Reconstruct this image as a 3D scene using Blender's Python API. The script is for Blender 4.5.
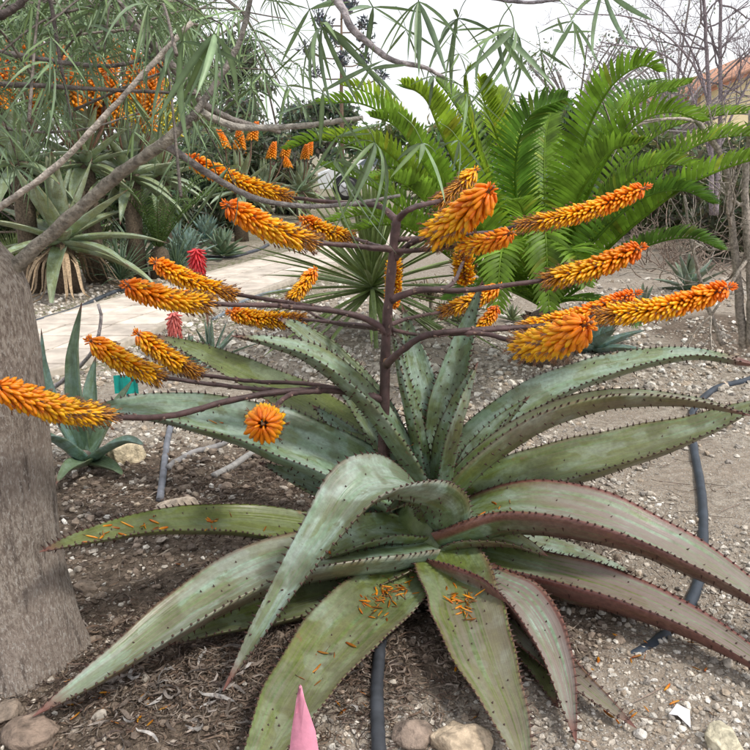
import bpy, math, random
import numpy as np
from mathutils import Vector, Matrix, Euler

for o in list(bpy.data.objects): bpy.data.objects.remove(o)
SC = bpy.context.scene
COL = SC.collection
rng = np.random.default_rng(7)
random.seed(7)

# ------------------------------------------------------------------ camera
F = 804.0; CAMH = 1.4; PITCH = math.radians(15.6)
cam_d = bpy.data.cameras.new('camera'); cam = bpy.data.objects.new('camera', cam_d)
COL.objects.link(cam); SC.camera = cam
cam_d.sensor_width = 36; cam_d.lens = 36*F/750; cam_d.clip_start = 0.05; cam_d.clip_end = 3000
cam.location = (0, 0, CAMH); cam.rotation_euler = (math.radians(90)-PITCH, 0, 0)
CAM = np.array([0, 0, CAMH])

# ------------------------------------------------------------------ sky, sun, exposure
SUN_EL, SUN_AZ = math.radians(56), math.radians(118)     # azimuth clockwise from +Y
w = bpy.data.worlds.new('World'); SC.world = w; w.use_nodes = True
nt = w.node_tree; nt.nodes.clear()
sky = nt.nodes.new('ShaderNodeTexSky'); sky.sky_type = 'NISHITA'; sky.sun_disc = False
sky.sun_elevation = SUN_EL; sky.sun_rotation = SUN_AZ; sky.air_density = 1.0; sky.dust_density = 3.0
tc = nt.nodes.new('ShaderNodeTexCoord')
cn = nt.nodes.new('ShaderNodeTexNoise'); cn.inputs['Scale'].default_value = 2.2; cn.inputs['Detail'].default_value = 7
cr = nt.nodes.new('ShaderNodeMapRange'); cr.inputs['From Min'].default_value = .3; cr.inputs['From Max'].default_value = .7
cr.inputs['To Min'].default_value = .84; cr.inputs['To Max'].default_value = .95
cm = nt.nodes.new('ShaderNodeMix'); cm.data_type = 'RGBA'
cm.inputs['B'].default_value = (9.2, 9.3, 9.6, 1)     # bright even cloud deck
bg = nt.nodes.new('ShaderNodeBackground'); bg.inputs['Strength'].default_value = 0.1
wo = nt.nodes.new('ShaderNodeOutputWorld')
L = nt.links.new
L(tc.outputs['Generated'], cn.inputs['Vector']); L(cn.outputs['Fac'], cr.inputs['Value'])
L(cr.outputs['Result'], cm.inputs['Factor']); L(sky.outputs['Color'], cm.inputs['A'])
L(cm.outputs['Result'], bg.inputs['Color']); L(bg.outputs['Background'], wo.inputs['Surface'])
sd = bpy.data.lights.new('sun', 'SUN'); sd.energy = 2.3; sd.angle = math.radians(9); sd.color = (1, .95, .87)
sun = bpy.data.objects.new('sun', sd); COL.objects.link(sun)
sdir = Vector((math.sin(SUN_AZ)*math.cos(SUN_EL), math.cos(SUN_AZ)*math.cos(SUN_EL), math.sin(SUN_EL)))
sun.rotation_euler = sdir.to_track_quat('Z', 'Y').to_euler(); sun.location = (4, -4, 8)
SC.view_settings.view_transform = 'Standard'; SC.view_settings.look = 'None'
SC.view_settings.exposure = 0.42; SC.view_settings.gamma = 1.0; SC.view_settings.use_curve_mapping = False
SC.cycles.max_bounces = 3; SC.cycles.diffuse_bounces = 3; SC.cycles.glossy_bounces = 2; SC.cycles.transmission_bounces = 2; SC.cycles.transparent_max_bounces = 4
SC.cycles.use_adaptive_sampling = True; SC.cycles.adaptive_threshold = .03

# ------------------------------------------------------------------ pixel <-> place helpers (to read distances off the photograph)
Fw = np.array([0, math.cos(PITCH), -math.sin(PITCH)]); Up = np.array([0, math.sin(PITCH), math.cos(PITCH)])
def ray(px, py): return Fw + np.array([1., 0, 0])*(px-375)/F + Up*(375-py)/F
def W(px, py, Y):
    d = ray(px, py); return CAM + d*(Y/d[1])
def G(px, py):
    d = ray(px, py); return CAM + d*(-CAMH/d[2])
def pix(P):
    v = np.asarray(P)-CAM; z = v@Fw
    return 375+F*v[..., 0]/z, 375-F*(v@Up)/z, z

# ------------------------------------------------------------------ noise
_perm = np.random.default_rng(3).random((256, 256))
def vnoise(x, y):
    xi = np.floor(x).astype(int); yi = np.floor(y).astype(int); fx = x-xi; fy = y-yi
    fx = fx*fx*(3-2*fx); fy = fy*fy*(3-2*fy)
    g = lambda a, b: _perm[a & 255, b & 255]
    return (g(xi, yi)*(1-fx)+g(xi+1, yi)*fx)*(1-fy)+(g(xi, yi+1)*(1-fx)+g(xi+1, yi+1)*fx)*fy
def fbm(x, y, o=4):
    s = 0; a = .5
    for i in range(o): s = s+a*vnoise(x*2**i+17*i, y*2**i+31*i); a *= .5
    return s
def sstep(a, b, x):
    t = np.clip((x-a)/(b-a), 0, 1); return t*t*(3-2*t)

# ------------------------------------------------------------------ mesh builder
class MB:
    def __init__(s): s.v = []; s.f = []; s.c = []; s.p = []; s.n = 0
    def add(s, v, f, col=(1, 1, 1), prm=None):
        v = np.asarray(v, float); n = len(v)
        for a in (f if isinstance(f, list) else [f]): s.f.append(np.asarray(a, int)+s.n)
        c = np.asarray(col, float)
        s.c.append(np.tile(c, (n, 1)) if c.ndim == 1 else c)
        s.p.append(np.zeros((n, 3)) if prm is None else np.asarray(prm, float))
        s.v.append(v); s.n += n; return s
    def mesh(s, name, mat=None, smooth=True):
        me = bpy.data.meshes.new(name)
        v = np.concatenate(s.v); me.vertices.add(len(v)); me.vertices.foreach_set('co', v.ravel().astype(np.float32))
        idx = np.concatenate([a.ravel() for a in s.f]); tot = np.concatenate([np.full(len(a), a.shape[1]) for a in s.f])
        me.loops.add(len(idx)); me.loops.foreach_set('vertex_index', idx.astype(np.int32))
        me.polygons.add(len(tot)); st = np.concatenate([[0], np.cumsum(tot)[:-1]])
        me.polygons.foreach_set('loop_start', st.astype(np.int32)); me.polygons.foreach_set('loop_total', tot.astype(np.int32))
        me.polygons.foreach_set('use_smooth', np.full(len(tot), smooth))
        a = me.attributes.new('Col', 'FLOAT_COLOR', 'POINT'); c = np.concatenate(s.c)
        a.data.foreach_set('color', np.c_[c, np.ones(len(c))].ravel().astype(np.float32))
        p = np.concatenate(s.p)
        if np.any(p):
            a = me.attributes.new('Prm', 'FLOAT_VECTOR', 'POINT'); a.data.foreach_set('vector', p.ravel().astype(np.float32))
        me.update(calc_edges=True); me.validate()
        if mat: me.materials.append(mat)
        return me
    def build(s, name, mat, parent=None, smooth=True): return ob(name, s.mesh(name, mat, smooth), parent)
def ob(name, me, parent=None):
    o = bpy.data.objects.new(name, me); COL.objects.link(o)
    if parent: o.parent = parent
    return o
def tag(o, label=None, cat=None, group=None, kind=None):
    if label: o['label'] = label
    if cat: o['category'] = cat
    if group: o['group'] = group
    if kind: o['kind'] = kind
    return o
def empty(name, loc=(0, 0, 0), label=None, cat=None, group=None):
    o = bpy.data.objects.new(name, None); COL.objects.link(o); o.location = tuple(loc); o.empty_display_size = .1
    return tag(o, label, cat, group)
def nrm(v): v = np.asarray(v, float); return v/(np.linalg.norm(v, axis=-1, keepdims=True)+1e-12)
def spline(P, n, closed=False):
    P = np.asarray(P, float); m = len(P)
    if m == 2: return P[0]+(P[1]-P[0])*np.linspace(0, 1, n)[:, None]
    Q = np.vstack([2*P[0]-P[1], P, 2*P[-1]-P[-2]])
    d = np.r_[0, np.cumsum(np.linalg.norm(np.diff(P, axis=0), axis=1)**.7)]; t = np.linspace(0, d[-1], n)
    i = np.clip(np.searchsorted(d, t, 'right')-1, 0, m-2); u = ((t-d[i])/(d[i+1]-d[i]))[:, None]
    p0, p1, p2, p3 = Q[i], Q[i+1], Q[i+2], Q[i+3]
    return .5*(2*p1+(p2-p0)*u+(2*p0-5*p1+4*p2-p3)*u*u+(3*p1-p0-3*p2+p3)*u**3)
def interp(t, xs, ys): return np.interp(t, xs, ys)
def tangents(P): return nrm(np.gradient(P, axis=0))
def tube(mb, P, R, ns=8, col=(1, 1, 1), wob=0, cap=True):
    P = np.asarray(P, float); n = len(P); R = np.broadcast_to(np.asarray(R, float), (n,))
    T = tangents(P); a = np.array([0, 0, 1.]) if abs(T[0][2]) < .9 else np.array([1., 0, 0])
    X = nrm(np.cross(a, T[0])); V = []; A = np.linspace(0, 2*math.pi, ns, endpoint=False)
    for i in range(n):
        X = nrm(X-T[i]*(X@T[i])); Y = np.cross(T[i], X)
        r = R[i]*(1+wob*(rng.random(ns)-.5)) if wob else R[i]
        V.append(P[i]+(np.cos(A)*r)[:, None]*X+(np.sin(A)*r)[:, None]*Y)
    V = np.concatenate(V); j = np.arange(ns); k = (j+1) % ns
    Q = np.concatenate([np.c_[i*ns+j, i*ns+k, (i+1)*ns+k, (i+1)*ns+j] for i in range(n-1)])
    fs = [Q]
    if cap:
        V = np.vstack([V, P[0], P[-1]])
        fs += [np.c_[k, j, np.full(ns, n*ns)], np.c_[(n-1)*ns+j, (n-1)*ns+k, np.full(ns, n*ns+1)]]
    c = np.asarray(col, float)
    if c.ndim == 2: c = np.repeat(c, ns, 0); c = np.vstack([c, c[:1], c[-1:]]) if cap else c
    mb.add(V, fs, c); return mb
def box(mb, c, s, col=(1, 1, 1), rz=0):
    x, y, z = np.array(s)/2; V = np.array([[a, b, d] for a in (-x, x) for b in (-y, y) for d in (-z, z)])
    if rz: ca, sa = math.cos(rz), math.sin(rz); V = np.c_[V[:, 0]*ca-V[:, 1]*sa, V[:, 0]*sa+V[:, 1]*ca, V[:, 2]]
    mb.add(V+np.array(c), np.array([[0, 1, 3, 2], [4, 6, 7, 5], [0, 4, 5, 1], [2, 3, 7, 6], [0, 2, 6, 4], [1, 5, 7, 3]]), col)

# ------------------------------------------------------------------ materials
MATS = {}
def newmat(name):
    m = bpy.data.materials.new(name); m.use_nodes = True; n = m.node_tree
    b = n.nodes['Principled BSDF']; MATS[name] = m; return m, n, b
def nd(n, t, **kw):
    x = n.nodes.new(t)
    for k, v in kw.items():
        if k in x.inputs: x.inputs[k].default_value = v
        else: setattr(x, k, v)
    return x
def mixc(n, fac, a, b, bt='MIX'):
    x = n.nodes.new('ShaderNodeMix'); x.data_type = 'RGBA'; x.blend_type = bt
    for k, v in (('Factor', fac), ('A', a), ('B', b)):
        if isinstance(v, bpy.types.NodeSocket): n.links.new(v, x.inputs[k])
        elif k == 'Factor': x.inputs[k].default_value = v
        else: x.inputs[k].default_value = (*v, 1) if len(v) == 3 else v
    return x.outputs['Result']
def mth(n, op, a, b=0., c=0., clamp=False):
    x = n.nodes.new('ShaderNodeMath'); x.operation = op; x.use_clamp = clamp
    for i, v in enumerate((a, b, c)):
        if isinstance(v, bpy.types.NodeSocket): n.links.new(v, x.inputs[i])
        else: x.inputs[i].default_value = v
    return x.outputs[0]
def mrange(n, v, a, b, c=0., d=1.):
    x = n.nodes.new('ShaderNodeMapRange'); x.interpolation_type = 'SMOOTHSTEP'; n.links.new(v, x.inputs['Value'])
    for k, q in zip(('From Min', 'From Max', 'To Min', 'To Max'), (a, b, c, d)): x.inputs[k].default_value = q
    return x.outputs['Result']
def noise(n, vec, scale, detail=4, rough=.55):
    x = n.nodes.new('ShaderNodeTexNoise'); x.inputs['Scale'].default_value = scale; x.inputs['Detail'].default_value = detail
    x.inputs['Roughness'].default_value = rough
    if vec is not None: n.links.new(vec, x.inputs['Vector'])
    return x.outputs['Fac']
def attr(n, name):
    x = n.nodes.new('ShaderNodeAttribute'); x.attribute_name = name; return x
def objco(n): return n.nodes.new('ShaderNodeTexCoord').outputs['Object']
def geopos(n): return n.nodes.new('ShaderNodeNewGeometry').outputs['Position']
def bump(n, b, h, strength=.3, dist=.01):
    x = n.nodes.new('ShaderNodeBump'); x.inputs['Strength'].default_value = strength; x.inputs['Distance'].default_value = dist
    n.links.new(h, x.inputs['Height']); n.links.new(x.outputs['Normal'], b.inputs['Normal'])
def vcmat(name, rough=.6, scale=30, amt=.35, bmp=0, transl=0, spec=.4, bscale=None, objrand=0):
    """vertex colour with noise variation"""
    m, n, b = newmat(name); p = geopos(n); c = attr(n, 'Col').outputs['Color']
    f = noise(n, p, scale, 5); f = mrange(n, f, .25, .75, 1-amt, 1+amt)
    if objrand:
        r = n.nodes.new('ShaderNodeObjectInfo').outputs['Random']; f = mth(n, 'MULTIPLY', f, mth(n, 'MULTIPLY_ADD', r, objrand, 1-objrand/2))
    v = n.nodes.new('ShaderNodeVectorMath'); v.operation = 'SCALE'; n.links.new(c, v.inputs[0]); n.links.new(f, v.inputs['Scale'])
    n.links.new(v.outputs[0], b.inputs['Base Color']); b.inputs['Roughness'].default_value = rough
    b.inputs['Specular IOR Level'].default_value = spec
    if bmp: bump(n, b, noise(n, p, bscale or scale*2, 5), bmp, .01)
    if transl:
        t = n.nodes.new('ShaderNodeBsdfTranslucent'); n.links.new(v.outputs[0], t.inputs['Color'])
        x = n.nodes.new('ShaderNodeMixShader'); x.inputs[0].default_value = transl
        n.links.new(b.outputs[0], x.inputs[1]); n.links.new(t.outputs[0], x.inputs[2])
        n.links.new(x.outputs[0], n.nodes['Material Output'].inputs['Surface'])
    return m
M_stone = vcmat('stone', .9, 38, .42, .9, bscale=85)
M_litter = vcmat('dry_litter', .8, 60, .4, .2)
M_fol = vcmat('foliage', .5, 3, .35, 0, .45)
M_tleaf = vcmat('narrow_leaf', .42, 25, .25, 0, .2, objrand=.5)
M_cyc = vcmat('cycad_leaf', .46, 12, .35, 0, .5, spec=.35)
M_stalk = vcmat('flower_stalk', .55, 40, .35, .25, bscale=160)
M_floret = vcmat('floret', .38, 60, .18, 0, .12, spec=.45, objrand=.25)
M_twig = vcmat('twig_bark', .88, 55, .5, .9, bscale=110)
M_pipe = vcmat('rubber_pipe', .5, 18, .3, .08, spec=.4)
M_plastic = vcmat('plastic', .4, 35, .14, .1)
M_paint = vcmat('car_paint', .25, 5, .03, 0, spec=.6)
M_glass = vcmat('car_glass', .08, 3, .05, 0, spec=.8)
M_wall = vcmat('render_wall', .85, 2, .1, .2, bscale=30)
M_tile = vcmat('clay_tile', .8, 4, .35, .3, bscale=20)
M_paver = vcmat('paver', .82, 7, .22, .25, bscale=90, objrand=.12)
M_concrete = vcmat('concrete', .85, 14, .2, .3, bscale=80)
M_spine = vcmat('spine', .5, 200, .3, 0)

def aloe_mat(name, glauc, wax, olive):
    m, n, b = newmat(name)
    pr = n.nodes.new('ShaderNodeSeparateXYZ'); n.links.new(attr(n, 'Prm').outputs['Vector'], pr.inputs[0]); u, v, sd_ = pr.outputs
    cc = n.nodes.new('ShaderNodeSeparateColor'); n.links.new(attr(n, 'Col').outputs['Color'], cc.inputs[0]); red, oli, rnd = cc.outputs
    pos = geopos(n)
    cmb = n.nodes.new('ShaderNodeCombineXYZ'); n.links.new(mth(n, 'MULTIPLY', u, 7), cmb.inputs[0]); n.links.new(mth(n, 'MULTIPLY', v, 1.6), cmb.inputs[1]); n.links.new(mth(n, 'MULTIPLY', rnd, 40), cmb.inputs[2])
    streak = noise(n, cmb.outputs[0], 1.4, 3); big = noise(n, pos, 7, 2); fine = noise(n, pos, 70, 3, .65)
    f1 = mrange(n, mth(n, 'ADD', mth(n, 'MULTIPLY_ADD', oli, .9, -.28), mth(n, 'MULTIPLY_ADD', streak, .55, mth(n, 'MULTIPLY', big, .55))), .3, .85)
    c = mixc(n, f1, glauc, olive)
    cm3 = n.nodes.new('ShaderNodeCombineXYZ'); n.links.new(mth(n, 'MULTIPLY', u, 2.4), cm3.inputs[0]); n.links.new(mth(n, 'MULTIPLY', v, 5), cm3.inputs[1]); n.links.new(mth(n, 'MULTIPLY', rnd, 31), cm3.inputs[2])
    waxm = mrange(n, noise(n, cm3.outputs[0], 1, 4, .55), .44, .62)
    cm2 = n.nodes.new('ShaderNodeCombineXYZ'); n.links.new(mth(n, 'MULTIPLY', u, 1.3), cm2.inputs[0]); n.links.new(mth(n, 'MULTIPLY', v, 9), cm2.inputs[1]); n.links.new(mth(n, 'MULTIPLY', rnd, 77), cm2.inputs[2])
    press = noise(n, cm2.outputs[0], 1.0, 2, .5)             # bloom pressed off where leaves once lay on each other
    c = mixc(n, mrange(n, press, .52, .56, 0, .6), c, olive)
    c = mixc(n, mth(n, 'MULTIPLY', mrange(n, press, .43, .38, 0, .4), mth(n, 'SUBTRACT', 1.1, oli, clamp=True)), c, wax)
    c = mixc(n, mth(n, 'MULTIPLY', mth(n, 'MULTIPLY', waxm, .6), mth(n, 'SUBTRACT', .95, oli, clamp=True)), c, wax)
    c = mixc(n, mth(n, 'MULTIPLY', mrange(n, noise(n, pos, 5.5, 3, .6), .5, .6), .65), c, tuple(x*.55 for x in olive))
    rub = mrange(n, noise(n, pos, 24, 5, .65), .6, .66)      # rubbed, scuffed bloom
    c = mixc(n, mth(n, 'MULTIPLY', rub, .5), c, tuple(x*.72 for x in olive))
    fm = mrange(n, fine, .25, .75, .8, 1.18)
    x = n.nodes.new('ShaderNodeVectorMath'); x.operation = 'SCALE'; n.links.new(c, x.inputs[0]); n.links.new(fm, x.inputs['Scale']); c = x.outputs[0]
    au = mth(n, 'ABSOLUTE', u)
    c = mixc(n, mth(n, 'MULTIPLY', mth(n, 'MULTIPLY', mrange(n, streak, .32, .56), mrange(n, v, .1, .4)), mth(n, 'MULTIPLY', red, .9)), c, (.225, .165, .16))
    redm = mth(n, 'MULTIPLY', mrange(n, mth(n, 'ADD', mth(n, 'MULTIPLY_ADD', red, .06, au), mth(n, 'MULTIPLY_ADD', streak, .24, -.12)), .88, 1.02), red)
    redm2 = mth(n, 'MULTIPLY', mth(n, 'MULTIPLY', mrange(n, mth(n, 'MULTIPLY_ADD', streak, .5, v), .25, .75), mth(n, 'SUBTRACT', 1, sd_)), red)
    redm = mth(n, 'MAXIMUM', redm, mth(n, 'MULTIPLY', redm2, .85))
    c = mixc(n, redm, c, mixc(n, mrange(n, fine, .3, .7), (.12, .04, .034), (.21, .085, .07)))
    c = mixc(n, mrange(n, v, .9, .985), c, (.17, .075, .06))
    brown = mth(n, 'MULTIPLY', mrange(n, noise(n, pos, 15, 4), .66, .72), mrange(n, au, .45, .95))
    c = mixc(n, mth(n, 'MULTIPLY', brown, .7), c, (.2, .12, .06))
    n.links.new(c, b.inputs['Base Color'])
    n.links.new(mrange(n, waxm, 0, 1, .33, .5), b.inputs['Roughness']); b.inputs['Specular IOR Level'].default_value = .4
    bump(n, b, mth(n, 'ADD', mth(n, 'MULTIPLY', streak, 1.2), mth(n, 'MULTIPLY', fine, .35)), .35, .006)
    return m
M_aloe = aloe_mat('aloe_leaf', (.19, .29, .19), (.33, .42, .375), (.12, .155, .036))
M_aloe_far = aloe_mat('aloe_leaf_far', (.24, .33, .22), (.33, .42, .36), (.2, .25, .1))
M_agave = aloe_mat('agave_leaf', (.16, .27, .24), (.27, .38, .36), (.13, .2, .1))

M_yucca = aloe_mat('yucca_leaf', (.2, .27, .12), (.3, .36, .22), (.2, .27, .08))
# bark of the pale smooth-flaked tree
M_bark, n, b = newmat('bark')
p = objco(n); mp = nd(n, 'ShaderNodeMapping'); n.links.new(p, mp.inputs['Vector']); mp.inputs['Scale'].default_value = (1, 1, .35)
fib = noise(n, mp.outputs[0], 120, 7, .75); big = noise(n, p, 4, 4); flk = noise(n, mp.outputs[0], 170, 4, .7)
mp2 = nd(n, 'ShaderNodeMapping'); n.links.new(p, mp2.inputs['Vector']); mp2.inputs['Scale'].default_value = (1, 1, .12)
fur = noise(n, mp2.outputs[0], 38, 6, .65)
c = mixc(n, mrange(n, fib, .4, .6), (.20, .155, .125), (.43, .37, .315))
c = mixc(n, mrange(n, big, .4, .65, 0, .5), c, (.33, .265, .225))
c = mixc(n, mrange(n, fur, .46, .34, 0, .8), c, (.11, .084, .07))
c = mixc(n, mrange(n, flk, .54, .62, 0, .75), c, (.53, .485, .44))
n.links.new(c, b.inputs['Base Color']); b.inputs['Roughness'].default_value = .9
bump(n, b, mth(n, 'ADD', mth(n, 'MULTIPLY', fib, 1.4), mth(n, 'ADD', mth(n, 'MULTIPLY', fur, 1.2), flk)), 1.0, .007)

# ground: pale stony earth; 'Col' r = mulch, g = mossy verge
M_ground, n, b = newmat('ground')
p = geopos(n); cc = n.nodes.new('ShaderNodeSeparateColor'); n.links.new(attr(n, 'Col').outputs['Color'], cc.inputs[0])
n1 = noise(n, p, 2.2, 3); n2 = noise(n, p, 28, 5, .65); n3 = noise(n, p, 150, 4, .7)
c = mixc(n, mrange(n, n2, .3, .7), (.22, .18, .14), (.46, .405, .34))
c = mixc(n, mrange(n, n1, .4, .65, 0, .55), c, (.33, .27, .215))
vo = nd(n, 'ShaderNodeTexVoronoi', feature='F1'); vo.inputs['Scale'].default_value = 95; n.links.new(p, vo.inputs['Vector'])
vs = n.nodes.new('ShaderNodeSeparateColor'); n.links.new(vo.outputs['Color'], vs.inputs[0])
pe = mth(n, 'MULTIPLY', mrange(n, vo.outputs['Distance'], .42, .3), mrange(n, vs.outputs[0], .3, .35))
c = mixc(n, mth(n, 'MULTIPLY', pe, .8), c, mixc(n, vs.outputs[1], (.24, .22, .2), (.58, .54, .49)))
md = mixc(n, mrange(n, n2, .3, .72), (.08, .06, .045), (.25, .195, .15))
c = mixc(n, mrange(n, mth(n, 'ADD', cc.outputs[0], mth(n, 'MULTIPLY_ADD', n2, .5, -.25)), .3, .7), c, md)
c = mixc(n, mth(n, 'MULTIPLY', cc.outputs[1], mrange(n, noise(n, p, 16, 5), .42, .6)), c, (.13, .15, .055))
fm = mrange(n, n3, .25, .75, .75, 1.22)
x = n.nodes.new('ShaderNodeVectorMath'); x.operation = 'SCALE'; n.links.new(c, x.inputs[0]); n.links.new(fm, x.inputs['Scale'])
n.links.new(x.outputs[0], b.inputs['Base Color']); b.inputs['Roughness'].default_value = .95; b.inputs['Specular IOR Level'].default_value = .2
bump(n, b, mth(n, 'ADD', mth(n, 'MULTIPLY', n2, 2), mth(n, 'ADD', mth(n, 'MULTIPLY', pe, .7), n3)), .8, .012)

# ================================================================== ground
BX, BY = 0.15, 2.5                                   # foot of the big aloe
def mulch(x, y):
    d = np.hypot((x-BX)/1.0, (y-BY)/.95)
    left = sstep(.1, -.4, x)*sstep(3.6, 2.9, y)
    m = np.maximum(sstep(.95, .45, d), left)
    m = np.maximum(m, sstep(1.2, .5, np.hypot((x+1.0)/1.4, (y-2.6)/1.3)))
    m = np.maximum(m, .8*sstep(1.1, .4, np.hypot(x-2.9, (y-6.2)/1.2)))
    return np.clip(m*(.55+.9*fbm(x*3, y*3)), 0, 1)
def verge(x, y):
    c = path_x(y); d = np.abs(x-c)
    return sstep(1.35, .7, d)*sstep(4, 6, y)*sstep(20, 12, y)+sstep(11, 14, y)*.8
_py = np.array([2.5, 4.2, 5.1, 6.5, 8.0, 9.6, 11.3, 14., 20., 40])
_pc = np.array([-4.2, -3.1, -2.62, -2.32, -1.78, -1.28, -.62, .35, 2.2, 8.5])
def path_x(y): return np.interp(y, _py, _pc)
PW = .56
def hz(x, y):
    h = .05*(fbm(x*.8, y*.8, 3)-.45)+.022*(fbm(x*5, y*5, 3)-.45)
    cl = fbm(x*14+5, y*14, 3); h = h+.03*np.clip(cl-.5, 0, 1)*(.4+1.2*mulch(x, y))
    return h*(1-.97*sstep(PW+.25, PW+.05, np.abs(x-path_x(y)))*sstep(3.4, 4.2, y))*sstep(60, 20, y)
xs = np.r_[-220, -120, -60, -30, -18, np.linspace(-12, -3.6, 50), np.linspace(-3.5, 3.5, 260), np.linspace(3.6, 12, 50), 18, 30, 60, 120, 220]
ys = np.r_[-40, -10, -3, np.linspace(.2, 1.2, 18), np.linspace(1.23, 5, 170), np.linspace(5.04, 13, 170), np.linspace(13.5, 40, 40), 60, 100, 200, 400]
X, Yg = np.meshgrid(xs, ys); Z = hz(X, Yg); nx, ny = len(xs), len(ys)
ii = np.arange(nx*ny).reshape(ny, nx)
mb = MB(); mb.add(np.c_[X.ravel(), Yg.ravel(), Z.ravel()], np.c_[ii[:-1, :-1].ravel(), ii[:-1, 1:].ravel(), ii[1:, 1:].ravel(), ii[1:, :-1].ravel()],
       np.c_[mulch(X, Yg).ravel(), np.clip(verge(X, Yg), 0, 1).ravel(), np.zeros(nx*ny)])
tag(mb.build('ground', M_ground), kind='structure')
def gz(x, y): return float(hz(np.array([x]), np.array([y]))[0])
def onG(px, py):
    q = G(px, py)
    for _ in range(3):
        d = ray(px, py); t = (gz(q[0], q[1])-CAMH)/d[2]; q = CAM+d*t
    return q

# ------------------------------------------------------------------ paved path
path = tag(MB().add([[path_x(y)+s*(PW+.02), y, .012] for y in np.linspace(3.4, 26, 60) for s in (-1, 1)],
       np.array([[2*i, 2*i+1, 2*i+3, 2*i+2] for i in range(59)]), (.13, .11, .085)).build('path', M_concrete), kind='structure')
y = 3.5; r = 0
while y < 16:
    dy = .42; ncol = 3; g = .012
    for k in range(ncol):
        a = -PW+2*PW*k/ncol+g; bb = -PW+2*PW*(k+1)/ncol-g; y0, y1 = y+g, y+dy-g
        if k == 1: y0 += .0; 
        z = .03+.004*rng.random(); tl = (rng.random(4)-.5)*.004
        q = [(path_x(y0)+a, y0), (path_x(y0)+bb, y0), (path_x(y1)+bb, y1), (path_x(y1)+a, y1)]
        cx = np.mean([p_[0] for p_ in q]); cy = (y0+y1)/2
        top = [((p_[0]-cx)*.985, (p_[1]-cy)*.985, z+tl[i]) for i, p_ in enumerate(q)]
        mid = [(p_[0]-cx, p_[1]-cy, z-.006) for p_ in q]; bot = [(p_[0]-cx, p_[1]-cy, .0) for p_ in q]
        f = [[0, 1, 2, 3]]+[[4+i, 4+(i+1) % 4, (i+1) % 4, i] for i in range(4)]+[[8+i, 8+(i+1) % 4, 4+(i+1) % 4, 4+i] for i in range(4)]
        cv = .84+.28*rng.random()
        o = MB().add(top+mid+bot, np.array(f), np.array([.55, .485, .42])*cv).build('paver', M_paver, path, smooth=False); o.location = (cx, cy, 0.001)
    y += dy; r += 1
for s, nm in ((1, 'kerb'), (-1, 'kerb')):
    mb = MB(); yy = np.linspace(3.4, 18, 90); P = []
    for q in yy:
        c0 = path_x(q)+s*(PW+.015); c1 = c0+s*.07; h = .048 if s > 0 else .03
        P += [(c0, q, -.03), (c0, q, h-.004), (c0+s*.006, q, h), (c1-s*.006, q, h), (c1, q, h-.004), (c1, q, -.03)]
    mb.add(P, np.concatenate([np.c_[i*6+np.arange(5), i*6+np.arange(5)+1, i*6+np.arange(5)+7, i*6+np.arange(5)+6] for i in range(89)]), (.42, .37, .31)); mb.build(nm, M_concrete, path)

# ================================================================== stones, gravel, litter
def ico(sub):
    t = (1+5**.5)/2
    V = [[-1, t, 0], [1, t, 0], [-1, -t, 0], [1, -t, 0], [0, -1, t], [0, 1, t], [0, -1, -t], [0, 1, -t], [t, 0, -1], [t, 0, 1], [-t, 0, -1], [-t, 0, 1]]
    Fc = [[0, 11, 5], [0, 5, 1], [0, 1, 7], [0, 7, 10], [0, 10, 11], [1, 5, 9], [5, 11, 4], [11, 10, 2], [10, 7, 6], [7, 1, 8], [3, 9, 4], [3, 4, 2], [3, 2, 6], [3, 6, 8], [3, 8, 9], [4, 9, 5], [2, 4, 11], [6, 2, 10], [8, 6, 7], [9, 8, 1]]
    for _ in range(sub):
        V = list(map(list, V)); cache = {}; nf = []
        def mid(a, b):
            k = (min(a, b), max(a, b))
            if k not in cache: V.append(list((np.array(V[a])+np.array(V[b]))/2)); cache[k] = len(V)-1
            return cache[k]
        for a, b_, c_ in Fc:
            x, y_, z = mid(a, b_), mid(b_, c_), mid(c_, a); nf += [[a, x, z], [b_, y_, x], [c_, z, y_], [x, y_, z]]
        V = list(map(list, nrm(np.array(V)))); Fc = nf
    return nrm(np.array(V, float)), np.array(Fc)
I0, I1, I3 = ico(0), ico(1), ico(3)
def rotm(n=1): 
    q = nrm(rng.normal(size=(n, 4))); w_, x, y, z = q.T
    return np.stack([np.stack([1-2*(y*y+z*z), 2*(x*y-z*w_), 2*(x*z+y*w_)], -1), np.stack([2*(x*y+z*w_), 1-2*(x*x+z*z), 2*(y*z-x*w_)], -1), np.stack([2*(x*z-y*w_), 2*(y*z+x*w_), 1-2*(x*x+y*y)], -1)], -2)
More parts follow.
